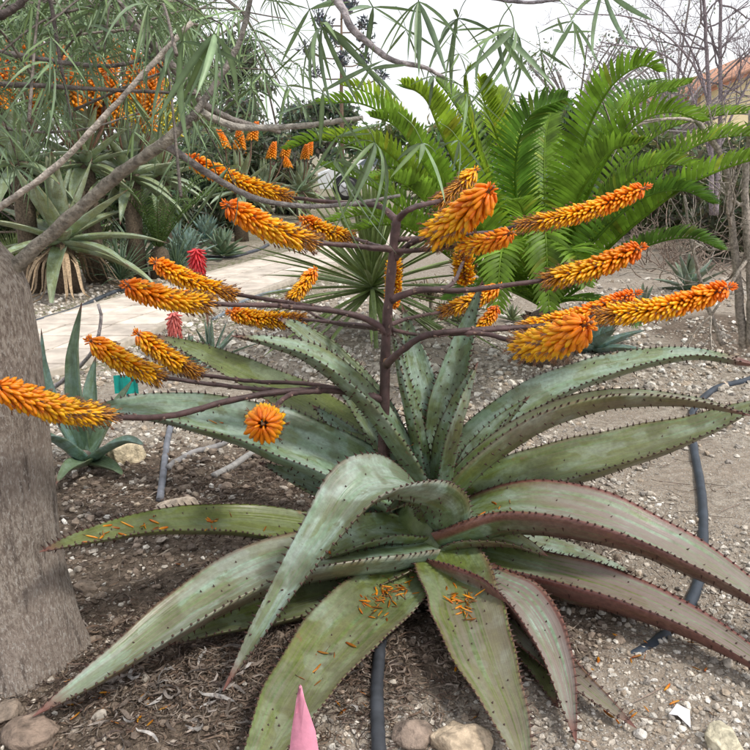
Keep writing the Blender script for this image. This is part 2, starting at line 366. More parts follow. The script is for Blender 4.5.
def gravel(N, area, smin, smax, name, label, reject, cols=((.46, .41, .35), (.58, .54, .48), (.3, .27, .24), (.38, .31, .24), (.66, .63, .58)), cat='gravel'):
    V0, F0 = I0; n = 0; pts = []
    while n < N:
        k = N*2; u = rng.random(k); yy = area[2]*(area[3]/area[2])**u; xx = (rng.random(k)-.5)*2*(.35+.62*yy)
        ok = reject(xx, yy); pts.append(np.c_[xx, yy][ok]); n += ok.sum()
    P = np.concatenate(pts)[:N]; s = smin*(smax/smin)**(rng.random(N)**2.2)*np.clip(P[:, 1]/2.6, .75, 2.2)
    R = rotm(N); sc = .65+.7*rng.random((N, 12, 1)); ax = .55+.6*rng.random((N, 1, 3))
    V = np.einsum('nij,nkj->nki', R, V0[None]*sc*ax)*s[:, None, None]; V[:, :, 2] *= .75
    V += np.c_[P, hz(P[:, 0], P[:, 1])+s*.25][:, None, :]
    fi = (F0[None]+12*np.arange(N)[:, None, None]).reshape(-1, 3)
    base = np.array(cols)[rng.choice(5, N, p=[.35, .2, .2, .17, .08])]
    c = base*(.8+.4*rng.random((N, 1)))
    mb = MB(); mb.add(V.reshape(-1, 3), fi, np.repeat(c, 12, 0))
    o = mb.build(name, M_stone, smooth=False); tag(o, label, cat, kind='stuff')
offpath = lambda x, y: (np.abs(x-path_x(y)) > PW+.1)
gravel(44000, (0, 0, 1.3, 9), .0028, .017, 'gravel', 'pale loose gravel strewn over the dry stony earth',
       lambda x, y: offpath(x, y) & (rng.random(len(x)) > .72*mulch(x, y)) & (fbm(x*2+9, y*2) > .30+.12*rng.random(len(x))))
gravel(9000, (0, 0, 1.3, 4.5), .003, .022, 'soil_clods', 'crumbly dark brown soil clods under and beside the aloe', lambda x, y: offpath(x, y) & (mulch(x, y) > .25+.5*rng.random(len(x))), ((.17, .13, .10), (.23, .18, .14), (.13, .1, .08), (.28, .22, .175), (.36, .31, .26)), 'soil')

def rock(loc, size, col, seed, name='rock', sub=None, flat=.7, amp=.5):
    V, Fc = sub or I3; r = np.random.default_rng(seed); d = np.ones(len(V))
    for _ in range(9):                                   # planar facets
        nrm_ = nrm(r.normal(size=3)); h = .55+.35*r.random(); pr = V@nrm_; d = np.where(pr*d > h, h/np.maximum(pr, 1e-3), d)
    lump = fbm(V[:, 0]*2+seed, V[:, 1]*2+V[:, 2]*1.7+seed, 4); d = d*(1+amp*(lump-.45))
    P = V*d[:, None]*np.array(size)
    a = r.random()*6.28; P = np.c_[P[:, 0]*math.cos(a)-P[:, 1]*math.sin(a), P[:, 0]*math.sin(a)+P[:, 1]*math.cos(a), P[:, 2]]
    cc = np.array(col)*(.82+.36*fbm(V[:, 0]*3+seed, V[:, 2]*3+V[:, 1], 3))[:, None]
    o = MB().add(P, Fc, cc).build(name, M_stone, smooth=True); o.location = tuple(loc); return o
def rock_at(px, py, wpx, hpx, col, seed, label, group=None):
    g = onG(px, py); z = pix(g)[2]; s = wpx/F*z/2; h = hpx/F*z/2
    o = rock((g[0], g[1], g[2]+h*.45), (s*1.15, s*1.0, h*1.1), col, seed); tag(o, label, 'rock', group); return o
rock_at(127, 460, 36, 26, (.62, .52, .36), 1, 'smooth pale tan cobble lying beside the grey pipe near the tree')
rock_at(456, 747, 58, 32, (.50, .40, .29), 2, 'big buff stone at the bottom edge below the aloe leaves')
rock_at(725, 748, 40, 26, (.55, .5, .37), 3, 'rounded yellowish stone at the bottom right corner')
rock_at(36, 738, 54, 26, (.24, .18, .14), 4, 'brown earthy stone against the foot of the tree')
rock_at(10, 716, 34, 18, (.24, .19, .15), 5, 'low brown stone in the bottom left corner by the trunk')
rock_at(412, 738, 40, 26, (.26, .2, .16), 6, 'dark brown clod right of the black pipe')
rock_at(356, 397, 36, 22, (.55, .45, .34), 7, 'pale tan stone on the gravel behind the flower stem')
rock_at(432, 372, 16, 12, (.62, .58, .5), 8, 'small whitish stone seen between the upright aloe leaves')
rock_at(478, 536+118, 14, 10, (.3, .25, .2), 9, 'small brown stone tucked under the front aloe leaves')
rock_at(110, 680, 22, 16, (.26, .22, .19), 10, 'grey brown clod in the litter under the long left leaf')
rock_at(640, 735, 14, 11, (.55, .52, .48), 11, 'small grey stone below the red tipped lower leaf')
rock_at(180, 516, 40, 26, (.42, .35, .28), 12, 'flat pale clod behind the horizontal olive leaf')
rock_at(85, 590, 22, 15, (.24, .19, .15), 13, 'dark rounded clod beside the trunk')
for i in range(48):
    while True:
        yy = 1.5*(8/1.5)**rng.random(); xx = (rng.random()-.5)*2*(.2+.45*yy)
        if abs(xx-path_x(yy)) > PW+.15 and (xx > -.2 or rng.random() < .5) and np.hypot(xx-BX, yy-BY) > .35: break
    s = (.008+.014*rng.random()**2)*max(1, yy/3)
    o = rock((xx, yy, gz(xx, yy)+s*.3), (s*1.3, s, s*.8), np.array([.45, .4, .34])*(.7+.6*rng.random()), 100+i, sub=ico(2) if i == 0 else _i2) if i else None
    if i == 0:
        _i2 = ico(2); o = rock((xx, yy, gz(xx, yy)+s*.3), (s*1.3, s, s*.8), (.45, .4, .34), 100, sub=_i2)
    tag(o, 'small loose pale stone lying on the open stony ground', 'rock', 'loose stones scattered on the ground')

def strips(N, pos, Lr, Wr, cols, curl, name, label, mat, cat, zoff=.004, parent=None):
    """curled dry leaf strips / twigs, joined"""
    ns = 7; x, y = pos(N); a = rng.random(N)*6.28; Ls = Lr[0]+(Lr[1]-Lr[0])*rng.random(N); Ws = Wr[0]+(Wr[1]-Wr[0])*rng.random(N)
    k = (rng.random(N)-.5)*2*curl; lift = rng.random(N); t = np.linspace(0, 1, ns)
    ang = a[:, None]+k[:, None]*(t-.5)*2+.6*np.sin(t*5+lift[:, None]*9)*curl*.4
    dx = np.cumsum(np.cos(ang), 1)*Ls[:, None]/ns; dy = np.cumsum(np.sin(ang), 1)*Ls[:, None]/ns
    X = x[:, None]+dx-dx.mean(1, keepdims=True); Y = y[:, None]+dy-dy.mean(1, keepdims=True)
    Zb = hz(X, Y)+zoff+.009*lift[:, None]*(.4+np.sin(t*3.1+lift[:, None]*6)**2)
    wd = Ws[:, None]*np.sin(np.clip(t*.92+.05, 0, 1)*math.pi)**.6
    tw = rng.random(N)[:, None]*3+t*rng.random(N)[:, None]*4; nxv = -np.sin(ang); nyv = np.cos(ang)
    A = np.stack([X+nxv*wd*np.cos(tw), Y+nyv*wd*np.cos(tw), Zb+wd*np.sin(tw)+.002], -1)
    C_ = np.stack([X-nxv*wd*np.cos(tw), Y-nyv*wd*np.cos(tw), Zb-wd*np.sin(tw)+.002], -1)
    Mi = np.stack([X, Y, Zb+wd*.5], -1)
    V = np.stack([A, Mi, C_], 2)                           # N,ns,3,3
    i = np.arange(ns-1); q = np.concatenate([np.c_[i*3+j, i*3+j+1, i*3+j+4, i*3+j+3] for j in (0, 1)])
    fi = (q[None]+ns*3*np.arange(N)[:, None, None]).reshape(-1, 4)
    c = np.array(cols)[rng.integers(len(cols), size=N)]*(.7+.6*rng.random((N, 1)))
    mb = MB(); mb.add(V.reshape(-1, 3), fi, np.repeat(c, ns*3, 0)); o = mb.build(name, mat, parent)
    if label: tag(o, label, cat, kind='stuff')
    return o
def gauss(cs):
    cs = np.array(cs, float); wt = cs[:, 4]/cs[:, 4].sum()
    def f(N):
        k = rng.choice(len(cs), N, p=wt); return cs[k, 0]+rng.normal(size=N)*cs[k, 2], cs[k, 1]+rng.normal(size=N)*cs[k, 3]
    return f
lg = lambda px, py, sx, sy, wt: (*onG(px, py)[:2], sx, sy, wt)
strips(5200, gauss([lg(200, 690, .3, .16, 4), lg(280, 640, .25, .15, 2), lg(120, 640, .2, .15, 1), lg(400, 690, .15, .15, 1.3), lg(240, 490, .25, .2, 2.2), lg(110, 500, .2, .25, 1.2)]),
       (.03, .1), (.001, .0028), [(.19, .15, .12), (.15, .105, .075), (.08, .055, .045), (.15, .11, .085), (.13, .085, .06), (.24, .2, .17)], 2.4, 'leaf_litter', 'curled grey and brown dead leaves heaped under the big aloe', M_litter, 'leaf litter')
strips(90, gauss([lg(185, 705, .2, .12, 3), lg(270, 670, .2, .12, 1)]), (.06, .14), (.003, .006), [(.30, .28, .265), (.22, .19, .17), (.14, .11, .09)], 2.6, 'dead_curled_leaves', 'pale grey curled dead strips at the bottom left between leaves', M_litter, 'leaf litter', .01)
strips(700, gauss([(BX+.1, 2.4, .8, .6, 2), (-.6, 2.2, .5, .5, 2), (1.0, 2.6, .7, .8, 1), (2.6, 6, .8, .8, 1)]), (.05, .2), (.0008, .0022), [(.2, .15, .12), (.32, .27, .22), (.13, .09, .07)], .35, 'twig_litter', 'thin dry twigs strewn on the earth round the aloe', M_litter, 'twigs', .004)

# ================================================================== aloe leaves
WPROF = ([0, .12, .4, .65, .85, .96, 1], [.86, 1, .96, .7, .36, .13, .02])
def leaf_surface(P, Wd, k=0., chan=(.18, .5), thick=.24, n=30, S0=None, prof=WPROF, wave=0.02, seed=0):
    P = spline(P, n); t = np.linspace(0, 1, n); T = tangents(P)
    h = P[-1]-P[0]; h[2] = 0; h = nrm(h) if np.linalg.norm(h) > 1e-3 else np.array([1., 0, 0])
    S = np.cross(h, [0, 0, 1.]) if S0 is None else nrm(S0)
    N = nrm(np.cross(np.tile(S, (n, 1)), T)); 
    kk = np.interp(t, np.linspace(0, 1, len(k)), k) if hasattr(k, '__len__') else np.full(n, k)
    N = nrm(N+kk[:, None]*nrm(CAM-P)); N = nrm(N-T*np.sum(N*T, 1, keepdims=True)); S = nrm(np.cross(T, N))
    w_ = Wd*np.interp(t, *prof); r = np.random.default_rng(seed); ph = r.random(3)*6
    w_ = w_*(1+wave*np.sin(t*17+ph[0])+wave*np.sin(t*31+ph[1]))
    ch = np.interp(t, [0, 1], chan)
    return dict(P=P, t=t, T=T, N=N, S=S, w=w_, ch=ch, th=thick*np.interp(t, [0, .5, 1], [1.15, .9, .6]))
def leaf_pt(s, i, u, lower):
    """i float index along, u -1..1, lower: underside"""
    g = lambda a: a[int(i)]+(a[min(int(i)+1, len(a)-1)]-a[int(i)])*(i-int(i))
    P, S, N, w_, ch, th = (g(s[k]) for k in ('P', 'S', 'N', 'w', 'ch', 'th'))
    c = math.sqrt(max(.15, 1-(ch*.9)**2))
    p = P+S*w_*u*c+N*w_*ch*(u*u-.3)
    if lower: p = p-N*w_*(th*2*(1-abs(u)**2.2)**.75)
    return p
NU = 9
def leaf_mesh(mb, s, col):
    n = len(s['P']); U = np.sin(np.linspace(-1, 1, NU)*math.pi/2); c = np.sqrt(np.maximum(.15, 1-(s['ch']*.9)**2))
    base = s['P'][:, None]+s['S'][:, None]*(s['w']*c)[:, None, None]*U[None, :, None]+s['N'][:, None]*(s['w']*s['ch'])[:, None, None]*(U**2-.3)[None, :, None]
    low = base[:, 1:-1]-s['N'][:, None]*(s['w']*s['th']*2)[:, None, None]*((1-np.abs(U[1:-1])**2.2)**.75)[None, :, None]
    ring = np.concatenate([base, low[:, ::-1]], 1); m = ring.shape[1]
    uu = np.r_[U, U[1:-1][::-1]]; sdv = np.r_[np.ones(NU), np.zeros(NU-2)]
    prm = np.stack([np.tile(uu, (n, 1)), np.tile(s['t'][:, None], (1, m)), np.tile(sdv, (n, 1))], -1)
    j = np.arange(m); k = (j+1) % m
    q = np.concatenate([np.c_[i*m+k, i*m+j, (i+1)*m+j, (i+1)*m+k] for i in range(n-1)])
    mb.add(np.vstack([ring.reshape(-1, 3), s['P'][-1]+s['T'][-1]*s['w'][-1]*2]), [q, np.c_[(n-1)*m+k, (n-1)*m+j, np.full(m, n*m)]], col, np.vstack([prm.reshape(-1, 3), [0, 1, 1]]))
def cone(mb, p, d, r, h, col):
    d = nrm(d); a = np.array([0, 0, 1.]) if abs(d[2]) < .8 else np.array([1., 0, 0]); x = nrm(np.cross(a, d)); y = np.cross(d, x)
    A = np.arange(5)*2*math.pi/5; V = np.vstack([p-d*r*.5+r*(np.cos(A)[:, None]*x+np.sin(A)[:, None]*y), p+d*h])
    c0 = np.array(col); mb.add(V, np.array([[i, (i+1) % 5, 5] for i in range(5)]), np.vstack([np.tile(c0*1.6+[.02, .004, 0], (5, 1)), c0*.5]))
def leaf_spines(s, nlow, nup, seed, red=0, sz=1.):
    r = np.random.default_rng(seed); mb = MB(); n = len(s['P'])
    Ls = np.r_[0, np.cumsum(np.linalg.norm(np.diff(s['P'], axis=0), axis=1))]
    dark = np.array([.03, .016, .013])
    for sg in (-1, 1):
        d = .03
        while d < Ls[-1]*.985:
            i = np.interp(d, Ls, np.arange(n)); ii_ = int(i); p = leaf_pt(s, i, sg*.995, 0)
            cone(mb, p, s['S'][ii_]*sg+s['T'][ii_]*.35+s['N'][ii_]*.5, .0042*sz, .0125*sz*(.7+.6*r.random()), dark); d += (.019+.010*r.random())
    for cnt, low in ((nlow, True), (nup, False)):
        pts = []
        for _ in range(cnt*6):
            if len(pts) >= cnt: break
            i = r.random()**.8*(n-3)+.6; u = (r.random()*2-1)*.86
            p = leaf_pt(s, i, u, low)
            if all(np.linalg.norm(p-q) > .024 for q in pts):
                pts.append(p); ii_ = int(i); nn = (-s['N'][ii_] if low else s['N'][ii_])+s['S'][ii_]*u*(.9 if low else -.5)+s['T'][ii_]*.35
                cone(mb, p, nn, .0036*sz, .0098*sz*(.7+.6*r.random()), dark)
    return mb

aloe = empty('aloe_plant', (BX, BY, 0), 'huge spiny grey green aloe with branched orange flower candelabra', 'aloe')
AO = np.array([BX, BY, 0])
def loc(P): return np.asarray(P)-AO
# each leaf: [(px,py,depth)...], half width m, roll towards viewer, red edge, olive, channel, extra
LEAVES = [
 ('back', [(428, 485, 2.56), (400, 437, 2.56), (360, 390, 2.55), (315, 357, 2.52), (272, 343, 2.48), (232, 336, 2.44)], .088, [.1, .2, .3, .2], .15, .25, (.25, .55), {}),
 ('back', [(405, 470, 2.66), (372, 410, 2.75), (335, 362, 2.82), (300, 330, 2.86), (278, 318, 2.88)], .085, [.6, .9, .7], .1, .3, (.15, .3), {}),
 ('left', [(400, 492, 2.55), (345, 462, 2.58), (270, 432, 2.58), (190, 413, 2.55), (120, 408, 2.5), (78, 415, 2.46)], .138, [.4, .42, .4, .35], .1, .12, (.2, .35), dict(thick=.3)),
 ('left', [(395, 470, 2.66), (330, 418, 2.85), (260, 380, 3.0), (200, 352, 3.1), (152, 334, 3.15)], .095, [.5, .7, .6], .1, .75, (.15, .3), {}),
 ('left', [(410, 545, 2.45), (330, 533, 2.42), (240, 522, 2.38), (160, 524, 2.2), (90, 538, 2.0), (40, 552, 1.82)], .085, [.35, .4, .3, .2], .15, .75, (.2, .45), {}),
 ('front', [(425, 540, 2.42), (350, 548, 2.3), (270, 565, 2.18), (190, 610, 1.97), (110, 667, 1.80), (34, 716, 1.69)], .122, [.05, .05, .12, .2], .45, .25, (.2, .5), dict(thick=.32)),
 ('front', [(420, 565, 2.42), (350, 590, 2.3), (280, 610, 2.15), (215, 628, 2.05), (165, 646, 1.98)], .095, [.1, .1], .2, .7, (.2, .4), {}),
 ('twist', [(446, 522, 2.47), (436, 494, 2.36), (404, 478, 2.24), (362, 486, 2.12), (326, 530, 2.02), (292, 580, 1.95), (258, 634, 1.88), (224, 690, 1.8)], .112, [.0, -.25, .1, .5, .35, .3, .3, .3], .3, .0, (.3, .7), dict(prof=([0, .15, .32, .45, .65, .85, 1], [.85, .95, 1, .92, .55, .3, .03]))),
 ('front', [(418, 560, 2.38), (388, 592, 2.2), (345, 632, 2.0), (300, 690, 1.77), (262, 758, 1.53), (235, 820, 1.38)], .125, [.25, .3, .35, .3], .3, .62, (.18, .4), {}),
 ('front', [(440, 540, 2.46), (458, 584, 2.2), (468, 615, 2.04), (484, 660, 1.85), (508, 715, 1.65), (532, 785, 1.45)], .118, [.25, .3, .3, .3], .55, .65, (.18, .4), {}),
 ('front', [(430, 560, 2.42), (478, 574, 2.26), (522, 600, 2.1), (554, 655, 1.88), (576, 742, 1.63)], .092, [-.25, -.35, -.12, .1], .95, .25, (.3, .6), dict(thick=.34)),
 ('right', [(455, 548, 2.46), (530, 566, 2.34), (610, 588, 2.2), (690, 622, 2.05), (765, 668, 1.88), (800, 700, 1.8)], .098, [.0, -.02, .02, .05], .95, .55, (.25, .5), dict(thick=.4)),
 ('right', [(440, 525, 2.5), (510, 503, 2.44), (590, 512, 2.36), (670, 545, 2.28), (750, 592, 2.14), (815, 645, 2.0)], .132, [.05, .05, .08, .1], .9, .38, (.25, .45), dict(thick=.36)),
 ('right', [(450, 530, 2.56), (520, 543, 2.57), (580, 554, 2.55), (640, 576, 2.5)], .07, [.1, .1], .4, .15, (.2, .4), {}),
 ('right', [(455, 508, 2.62), (530, 474, 2.7), (610, 453, 2.73), (690, 431, 2.74), (748, 408, 2.74), (775, 398, 2.74)], .122, [.25, .3, .3, .2], .25, .55, (.22, .45), dict(thick=.3)),
 ('right', [(436, 500, 2.56), (480, 456, 2.54), (540, 418, 2.52), (610, 399, 2.52), (690, 402, 2.52), (752, 416, 2.5)], .082, [-.15, -.2, -.1, .1], .35, .5, (.3, .75), {}),
 ('right', [(440, 478, 2.66), (490, 428, 2.74), (550, 390, 2.8), (620, 366, 2.84), (690, 355, 2.86), (748, 364, 2.84)], .088, [.3, .4, .35, .2], .15, .18, (.25, .7), dict(prof=([0, .12, .4, .65, .85, .96, 1], [.86, 1, .96, .7, .42, .32, .2]))),
 ('up', [(432, 470, 2.66), (422, 400, 2.74), (410, 345, 2.8), (402, 305, 2.83)], .078, [.3, .2], .1, .1, (.3, .6), {}),
 ('up', [(438, 470, 2.66), (450, 400, 2.72), (466, 340, 2.78), (483, 280, 2.84)], .078, [.3, .3], .1, .15, (.45, .8), {}),
 ('up', [(436, 488, 2.58), (446, 440, 2.58), (462, 398, 2.6), (478, 362, 2.62)], .085, [-.2, -.2], .2, .3, (.3, .6), {}),
 ('up', [(428, 480, 2.62), (415, 425, 2.64), (402, 375, 2.66), (391, 328, 2.68)], .05, [-.1, -.1], .1, .25, (.4, .8), {}),
 ('left', [(405, 495, 2.62), (370, 460, 2.72), (340, 430, 2.8), (312, 405, 2.86)], .065, [.3, .3], .05, .05, (.3, .5), {}),
 ('left', [(408, 525, 2.52), (350, 500, 2.56), (300, 480, 2.6), (258, 462, 2.64)], .075, [.2, .2], .1, .25, (.2, .4), {}),
 ('right', [(445, 480, 2.7), (490, 430, 2.88), (540, 390, 3.0), (580, 365, 3.06)], .07, [.3, .3], .1, .1, (.3, .6), {}),
 ('right', [(448, 500, 2.6), (474, 456, 2.64), (500, 425, 2.68), (530, 396, 2.7)], .06, [-.1, 0], .15, .3, (.4, .7), {}),
 ('front', [(445, 570, 2.4), (510, 620, 2.08), (570, 675, 1.85), (636, 728, 1.69)], .072, [.2, .25], .85, .5, (.2, .5), {}),
 ('front', [(440, 565, 2.42), (492, 606, 2.24), (532, 656, 1.97), (558, 708, 1.76)], .072, [.25, .3], .3, .85, (.2, .4), {}),
 ('up', [(428, 520, 2.5), (424, 502, 2.4), (408, 500, 2.32), (386, 512, 2.26)], .06, [0, .1], .2, .4, (.35, .6), {}),
 ('right', [(440, 545, 2.48), (470, 536, 2.42), (510, 540, 2.36), (548, 556, 2.3)], .07, [.1, .15], .4, .6, (.3, .5), {}),
 ('front', [(425, 548, 2.46), (405, 562, 2.36), (380, 578, 2.28), (345, 600, 2.2)], .07, [.1, .15], .3, .7, (.3, .5), {}),
 ('left', [(415, 530, 2.46), (375, 530, 2.36), (325, 552, 2.28), (275, 580, 2.22)], .085, [.15, .15], .1, .4, (.3, .5), {}),
]
mb = MB(); q0 = loc(W(428, 560, 2.52)); q0[2] = -.03; q1 = loc(W(430, 500, 2.56)); tube(mb, spline([q0, (q0+q1)/2, q1, q1+[0, 0, .03]], 10), [.15, .15, .15, .145, .14, .13, .12, .10, .07, .02], 20, (.1, .5, .3), .1); mb.build('stem_base', M_aloe, aloe)
SURF = []
for li, (kind, pts, wd, k, red, oli, chan, ex) in enumerate(LEAVES):
    P = np.array([W(*q) for q in pts]) if True else None
    P = loc(P); 
    CAM_bak = CAM; CAM = CAM-AO
    s = leaf_surface(P, wd, k, chan, n=36, seed=li, **ex); CAM = CAM_bak
    mb = MB(); leaf_mesh(mb, s, (red, oli, (li*.37) % 1)); o = mb.build('leaf', M_aloe, aloe)
    sp = leaf_spines(s, 95, 40 if kind in ('up', 'back') else 20, li, red).build('thorns', M_spine, o); sp['kind'] = 'stuff'
    SURF.append(s)

# ------------------------------------------------------------------ flower stalk, branches, spikes
PUR = np.array([.075, .043, .042])
def branch(parent, pts, r0, r1, name='branch', col=PUR, n=22, ns=9):
    P = spline(np.array([W(*q) for q in pts]), n); t = np.linspace(0, 1, n); r = np.random.default_rng(int(abs(P.sum()*1e4)))
    P = P+ (r.random((n, 3))-.5)*.002
    col = np.array(col)[None]*(1+.25*np.sin(t*9+P[0, 0]*20))[:, None]
    mb = MB(); tube(mb, loc(P), (r0+(r1-r0)*t)*.74*(1+.06*np.sin(t*40+P[0, 2]*50)+.35*np.exp(-t*14)), ns, col, .12)
    Tn = tangents(P)
    for _ in range(int(5+np.linalg.norm(P[-1]-P[0])*16)):      # dry papery bracts
        i = r.integers(1, n-1); q = nrm(r.normal(size=3)); q = nrm(q-Tn[i]*(q@Tn[i])); cone(mb, loc(P[i])+q*(r0+(r1-r0)*t[i])*.7, nrm(q*.5+Tn[i]), .0045, .013, np.array([.12, .08, .065]))
    return mb.build(name, M_stalk, parent)
stem = branch(aloe, [(384, 480, 2.62), (384, 420, 2.62), (386, 340, 2.62), (391, 275, 2.62), (397, 216, 2.62)], .027, .019, 'flower_stem', PUR*1.05, 30, 12)

def floret_mesh(name, L_, R_, c0, c1, bend, taper, stam=0):
    t = np.linspace(0, 1, 7); P = np.c_[L_*t, np.zeros(7), bend*L_*t*t]     # grows along +x
    rr = R_*np.interp(t, [0, .12, .5, .8, .94, 1], [.35, .75, 1, .92*taper, .6*taper, .12])
    c = np.array(c0)+(np.array(c1)-np.array(c0))*(t[:, None]**1.3)
    mb = MB(); tube(mb, P, rr, 6, c, .1)
    if stam:
        for q in range(3):
            e = P[-1]; tube(mb, [e-[.004, 0, 0], e+[.008, .002*(q-1), .002*q], e+[.013, .004*(q-1), .001]], [.0009, .0009, .0007], 4, (.22, .1, .05))
    return mb
ORG = (.88, .20, .004); ORY = (.92, .32, .005); YEL = (.94, .54, .012); RDO = (.86, .175, .005); BRN = (.52, .19, .03)
FV = []
for st, (c0, c1, Lf, Rf, tp, sm) in enumerate([(BRN, (.68, .33, .03), .038, .0026, .8, 1), (ORY, YEL, .043, .0046, .92, 1), (ORG, YEL, .044, .0060, .95, 1), (ORG, ORY, .041, .0061, .92, 0), (RDO, ORG, .034, .0055, .88, 0)]):
    for v in range(3):
        k = .9+.1*v; FV.append((st, floret_mesh('floret', Lf*k, Rf, np.array(c0)*k, np.array(c1)*(1.05-.05*v), (-.1, .02, .12)[v], tp, sm and v < 2 - (st == 2))))
FMESH = [m.mesh('floret', M_floret) for _, m in FV]
FARR = [(np.concatenate(m.v), m.f, np.concatenate(m.c)) for _, m in FV]
ALLF = []                                             # candidate florets (spike, size, matrix, variant)
def spike(b0, b1, wpx, stage=(0, 1), up=.12, dens=1., dull=0, seed=0, scale=None):
    r = np.random.default_rng(seed+50); A = W(*b0); B = W(*b1); Ln = np.linalg.norm(B-A)
    mid = (A+B)/2+np.array([0, 0, -up*Ln*.35]); Ps = spline([A, mid, B], 40); T = tangents(Ps); zm = pix((A+B)/2)[2]
    rad = wpx/F*zm/2*.8; sc = (rad/.040) if scale is None else scale
    mb = MB(); tube(mb, loc(Ps), np.linspace(.010, .005, 40), 7, np.array([.2, .09, .04])); o = mb.build('flower_spike', M_stalk, aloe)
    n = int(Ln/.0011*dens/ max(sc, .5)); n = max(44, min(n, 420)); fl = []
    for i in range(n):
        s = (i+.5)/n; a = i*2.39996+r.random()*.3; q = s*39; ii_ = int(q); P = Ps[ii_]+(Ps[min(39, ii_+1)]-Ps[ii_])*(q-ii_); t = T[ii_]
        x = nrm(np.cross(t, [0, 0, 1.])) if abs(t[2]) < .97 else np.array([1., 0, 0]); z = np.cross(x, t)
        rad_d = math.cos(a)*x+math.sin(a)*z
        ss = stage[0]+(stage[1]-stage[0])*s+.06*(r.random()-.5)
        st = 0 if ss < .18 else 1 if ss < .38 else 2 if ss < .6 else 3 if ss < .85 else 4
        if st in (1, 2, 3) and r.random() < .22: st += r.choice([-1, 1])
        lean = (.68, .60, .56, .5, .34)[st]+.12*(r.random()-.5)     # towards the base of the spike
        d = nrm(rad_d*1.0*math.cos(lean*1.35)-t*math.sin(lean*1.35)+np.array([0, 0, -.12])+(r.random(3)-.5)*.12)
        if s > .955: d = nrm(rad_d*.55+t*(.3+25*(s-.955))+(r.random(3)-.5)*.1)
        side = nrm(np.cross(d, t)); nz = np.cross(side, d)*-1
        M3 = np.stack([d, np.cross(nz, d), nz], 1); k = sc*(.9+.2*r.random())*(1-.35*max(0, (s-.85)/.15))*min(1, .75+s*3)
        v = st*3+r.integers(3); pos = P+rad_d*.011*sc*(1-.7*max(0, (s-.92)/.08))+t*.010*sc*math.sin(lean)
        if s > .925: k *= .62; pos = pos-t*.012*sc
        facing = (nrm(CAM-P)@rad_d)+.55
        fl.append((facing*k*(1+2.5/pix(P)[2])*(1-.8*dull), M3*k, pos, v))
    ALLF.append((o, fl)); return o
R3 = []
# (base px,py,Y) -> (tip px,py,Y), thickness px
S = [
 dict(b0=(432, 236, 2.5), b1=(494, 186, 2.34), wpx=44, stage=(.12, .9)),
 dict(b0=(436, 204, 2.8), b1=(478, 168, 2.85), wpx=26, stage=(.0, .25), dull=.6),
 dict(b0=(462, 246, 2.45), b1=(514, 232, 2.3), wpx=26, stage=(.35, .8), dens=.6),
 dict(b0=(516, 226, 2.7), b1=(652, 185, 2.75), wpx=25, stage=(.0, .95)),
 dict(b0=(543, 280, 2.6), b1=(647, 245, 2.62), wpx=29, stage=(.05, 1)),
 dict(b0=(596, 316, 2.5), b1=(737, 285, 2.5), wpx=30, stage=(.05, 1)),
 dict(b0=(522, 345, 2.42), b1=(592, 322, 2.12), wpx=46, stage=(.15, .8)),
 dict(b0=(520, 328, 2.75), b1=(642, 291, 2.8), wpx=24, stage=(.1, 1.05), dull=.4),
 dict(b0=(440, 312, 3.1), b1=(502, 285, 3.15), wpx=22, stage=(.0, .8), dull=.7),
 dict(b0=(478, 330, 3.15), b1=(498, 306, 3.2), wpx=18, stage=(.3, 1), dull=.8),
 dict(b0=(462, 250, 3.0), b1=(466, 284, 3.1), wpx=26, stage=(.1, .5), dull=.6),
 dict(b0=(394, 262, 3.0), b1=(392, 308, 3.2), wpx=20, stage=(.2, .9), dull=.8),
 dict(b0=(316, 243, 2.5), b1=(221, 202, 2.42), wpx=32, stage=(.02, .95)),
 dict(b0=(352, 238, 3.0), b1=(300, 218, 3.1), wpx=22, stage=(.05, .8), dull=.6),
 dict(b0=(292, 198, 3.0), b1=(182, 155, 3.05), wpx=24, stage=(.1, .9), dull=.5),
 dict(b0=(212, 304, 2.42), b1=(120, 283, 2.3), wpx=30, stage=(.05, .95)),
 dict(b0=(236, 295, 2.66), b1=(150, 260, 2.7), wpx=25, stage=(.0, .75), dull=.3),
 dict(b0=(304, 319, 3.0), b1=(226, 312, 3.1), wpx=22, stage=(.05, .7), dull=.6),
 dict(b0=(290, 300, 3.2), b1=(316, 268, 3.3), wpx=20, stage=(.1, .8), dull=.7),
 dict(b0=(162, 378, 2.46), b1=(86, 338, 2.44), wpx=29, stage=(.1, .75), dull=.1),
 dict(b0=(200, 374, 2.7), b1=(134, 331, 2.72), wpx=27, stage=(.0, .65), dull=.2),
 dict(b0=(110, 416, 2.02), b1=(-12, 383, 1.72), wpx=37, stage=(.02, .9)),
 dict(b0=(266, 420, 2.27), b1=(262.5, 424, 2.13), wpx=46, stage=(.38, .8), dens=1., scale=1.35),
]
SP = [spike(seed=i, **d) for i, d in enumerate(S)]
# the 300 florets that show largest are single objects, the rest of each spike is joined
flat = sorted([(f[0], si, fi) for si, (o, fl) in enumerate(ALLF) for fi, f in enumerate(fl)], reverse=True)
single = set((si, fi) for _, si, fi in flat[:300])
for si, (o, fl) in enumerate(ALLF):
    mb = MB()
    for fi, (_, M3, pos, v) in enumerate(fl):
        if (si, fi) in single:
            f = ob('floret', FMESH[v], o); m = Matrix(M3.tolist()).to_4x4(); m.translation = Vector(loc(pos)); f.matrix_local = m
        else:
            V, fs, c = FARR[v]; mb.add(V@M3.T+loc(pos), fs, c)
    if mb.n: j = mb.build('florets', M_floret, o); j['kind'] = 'stuff'
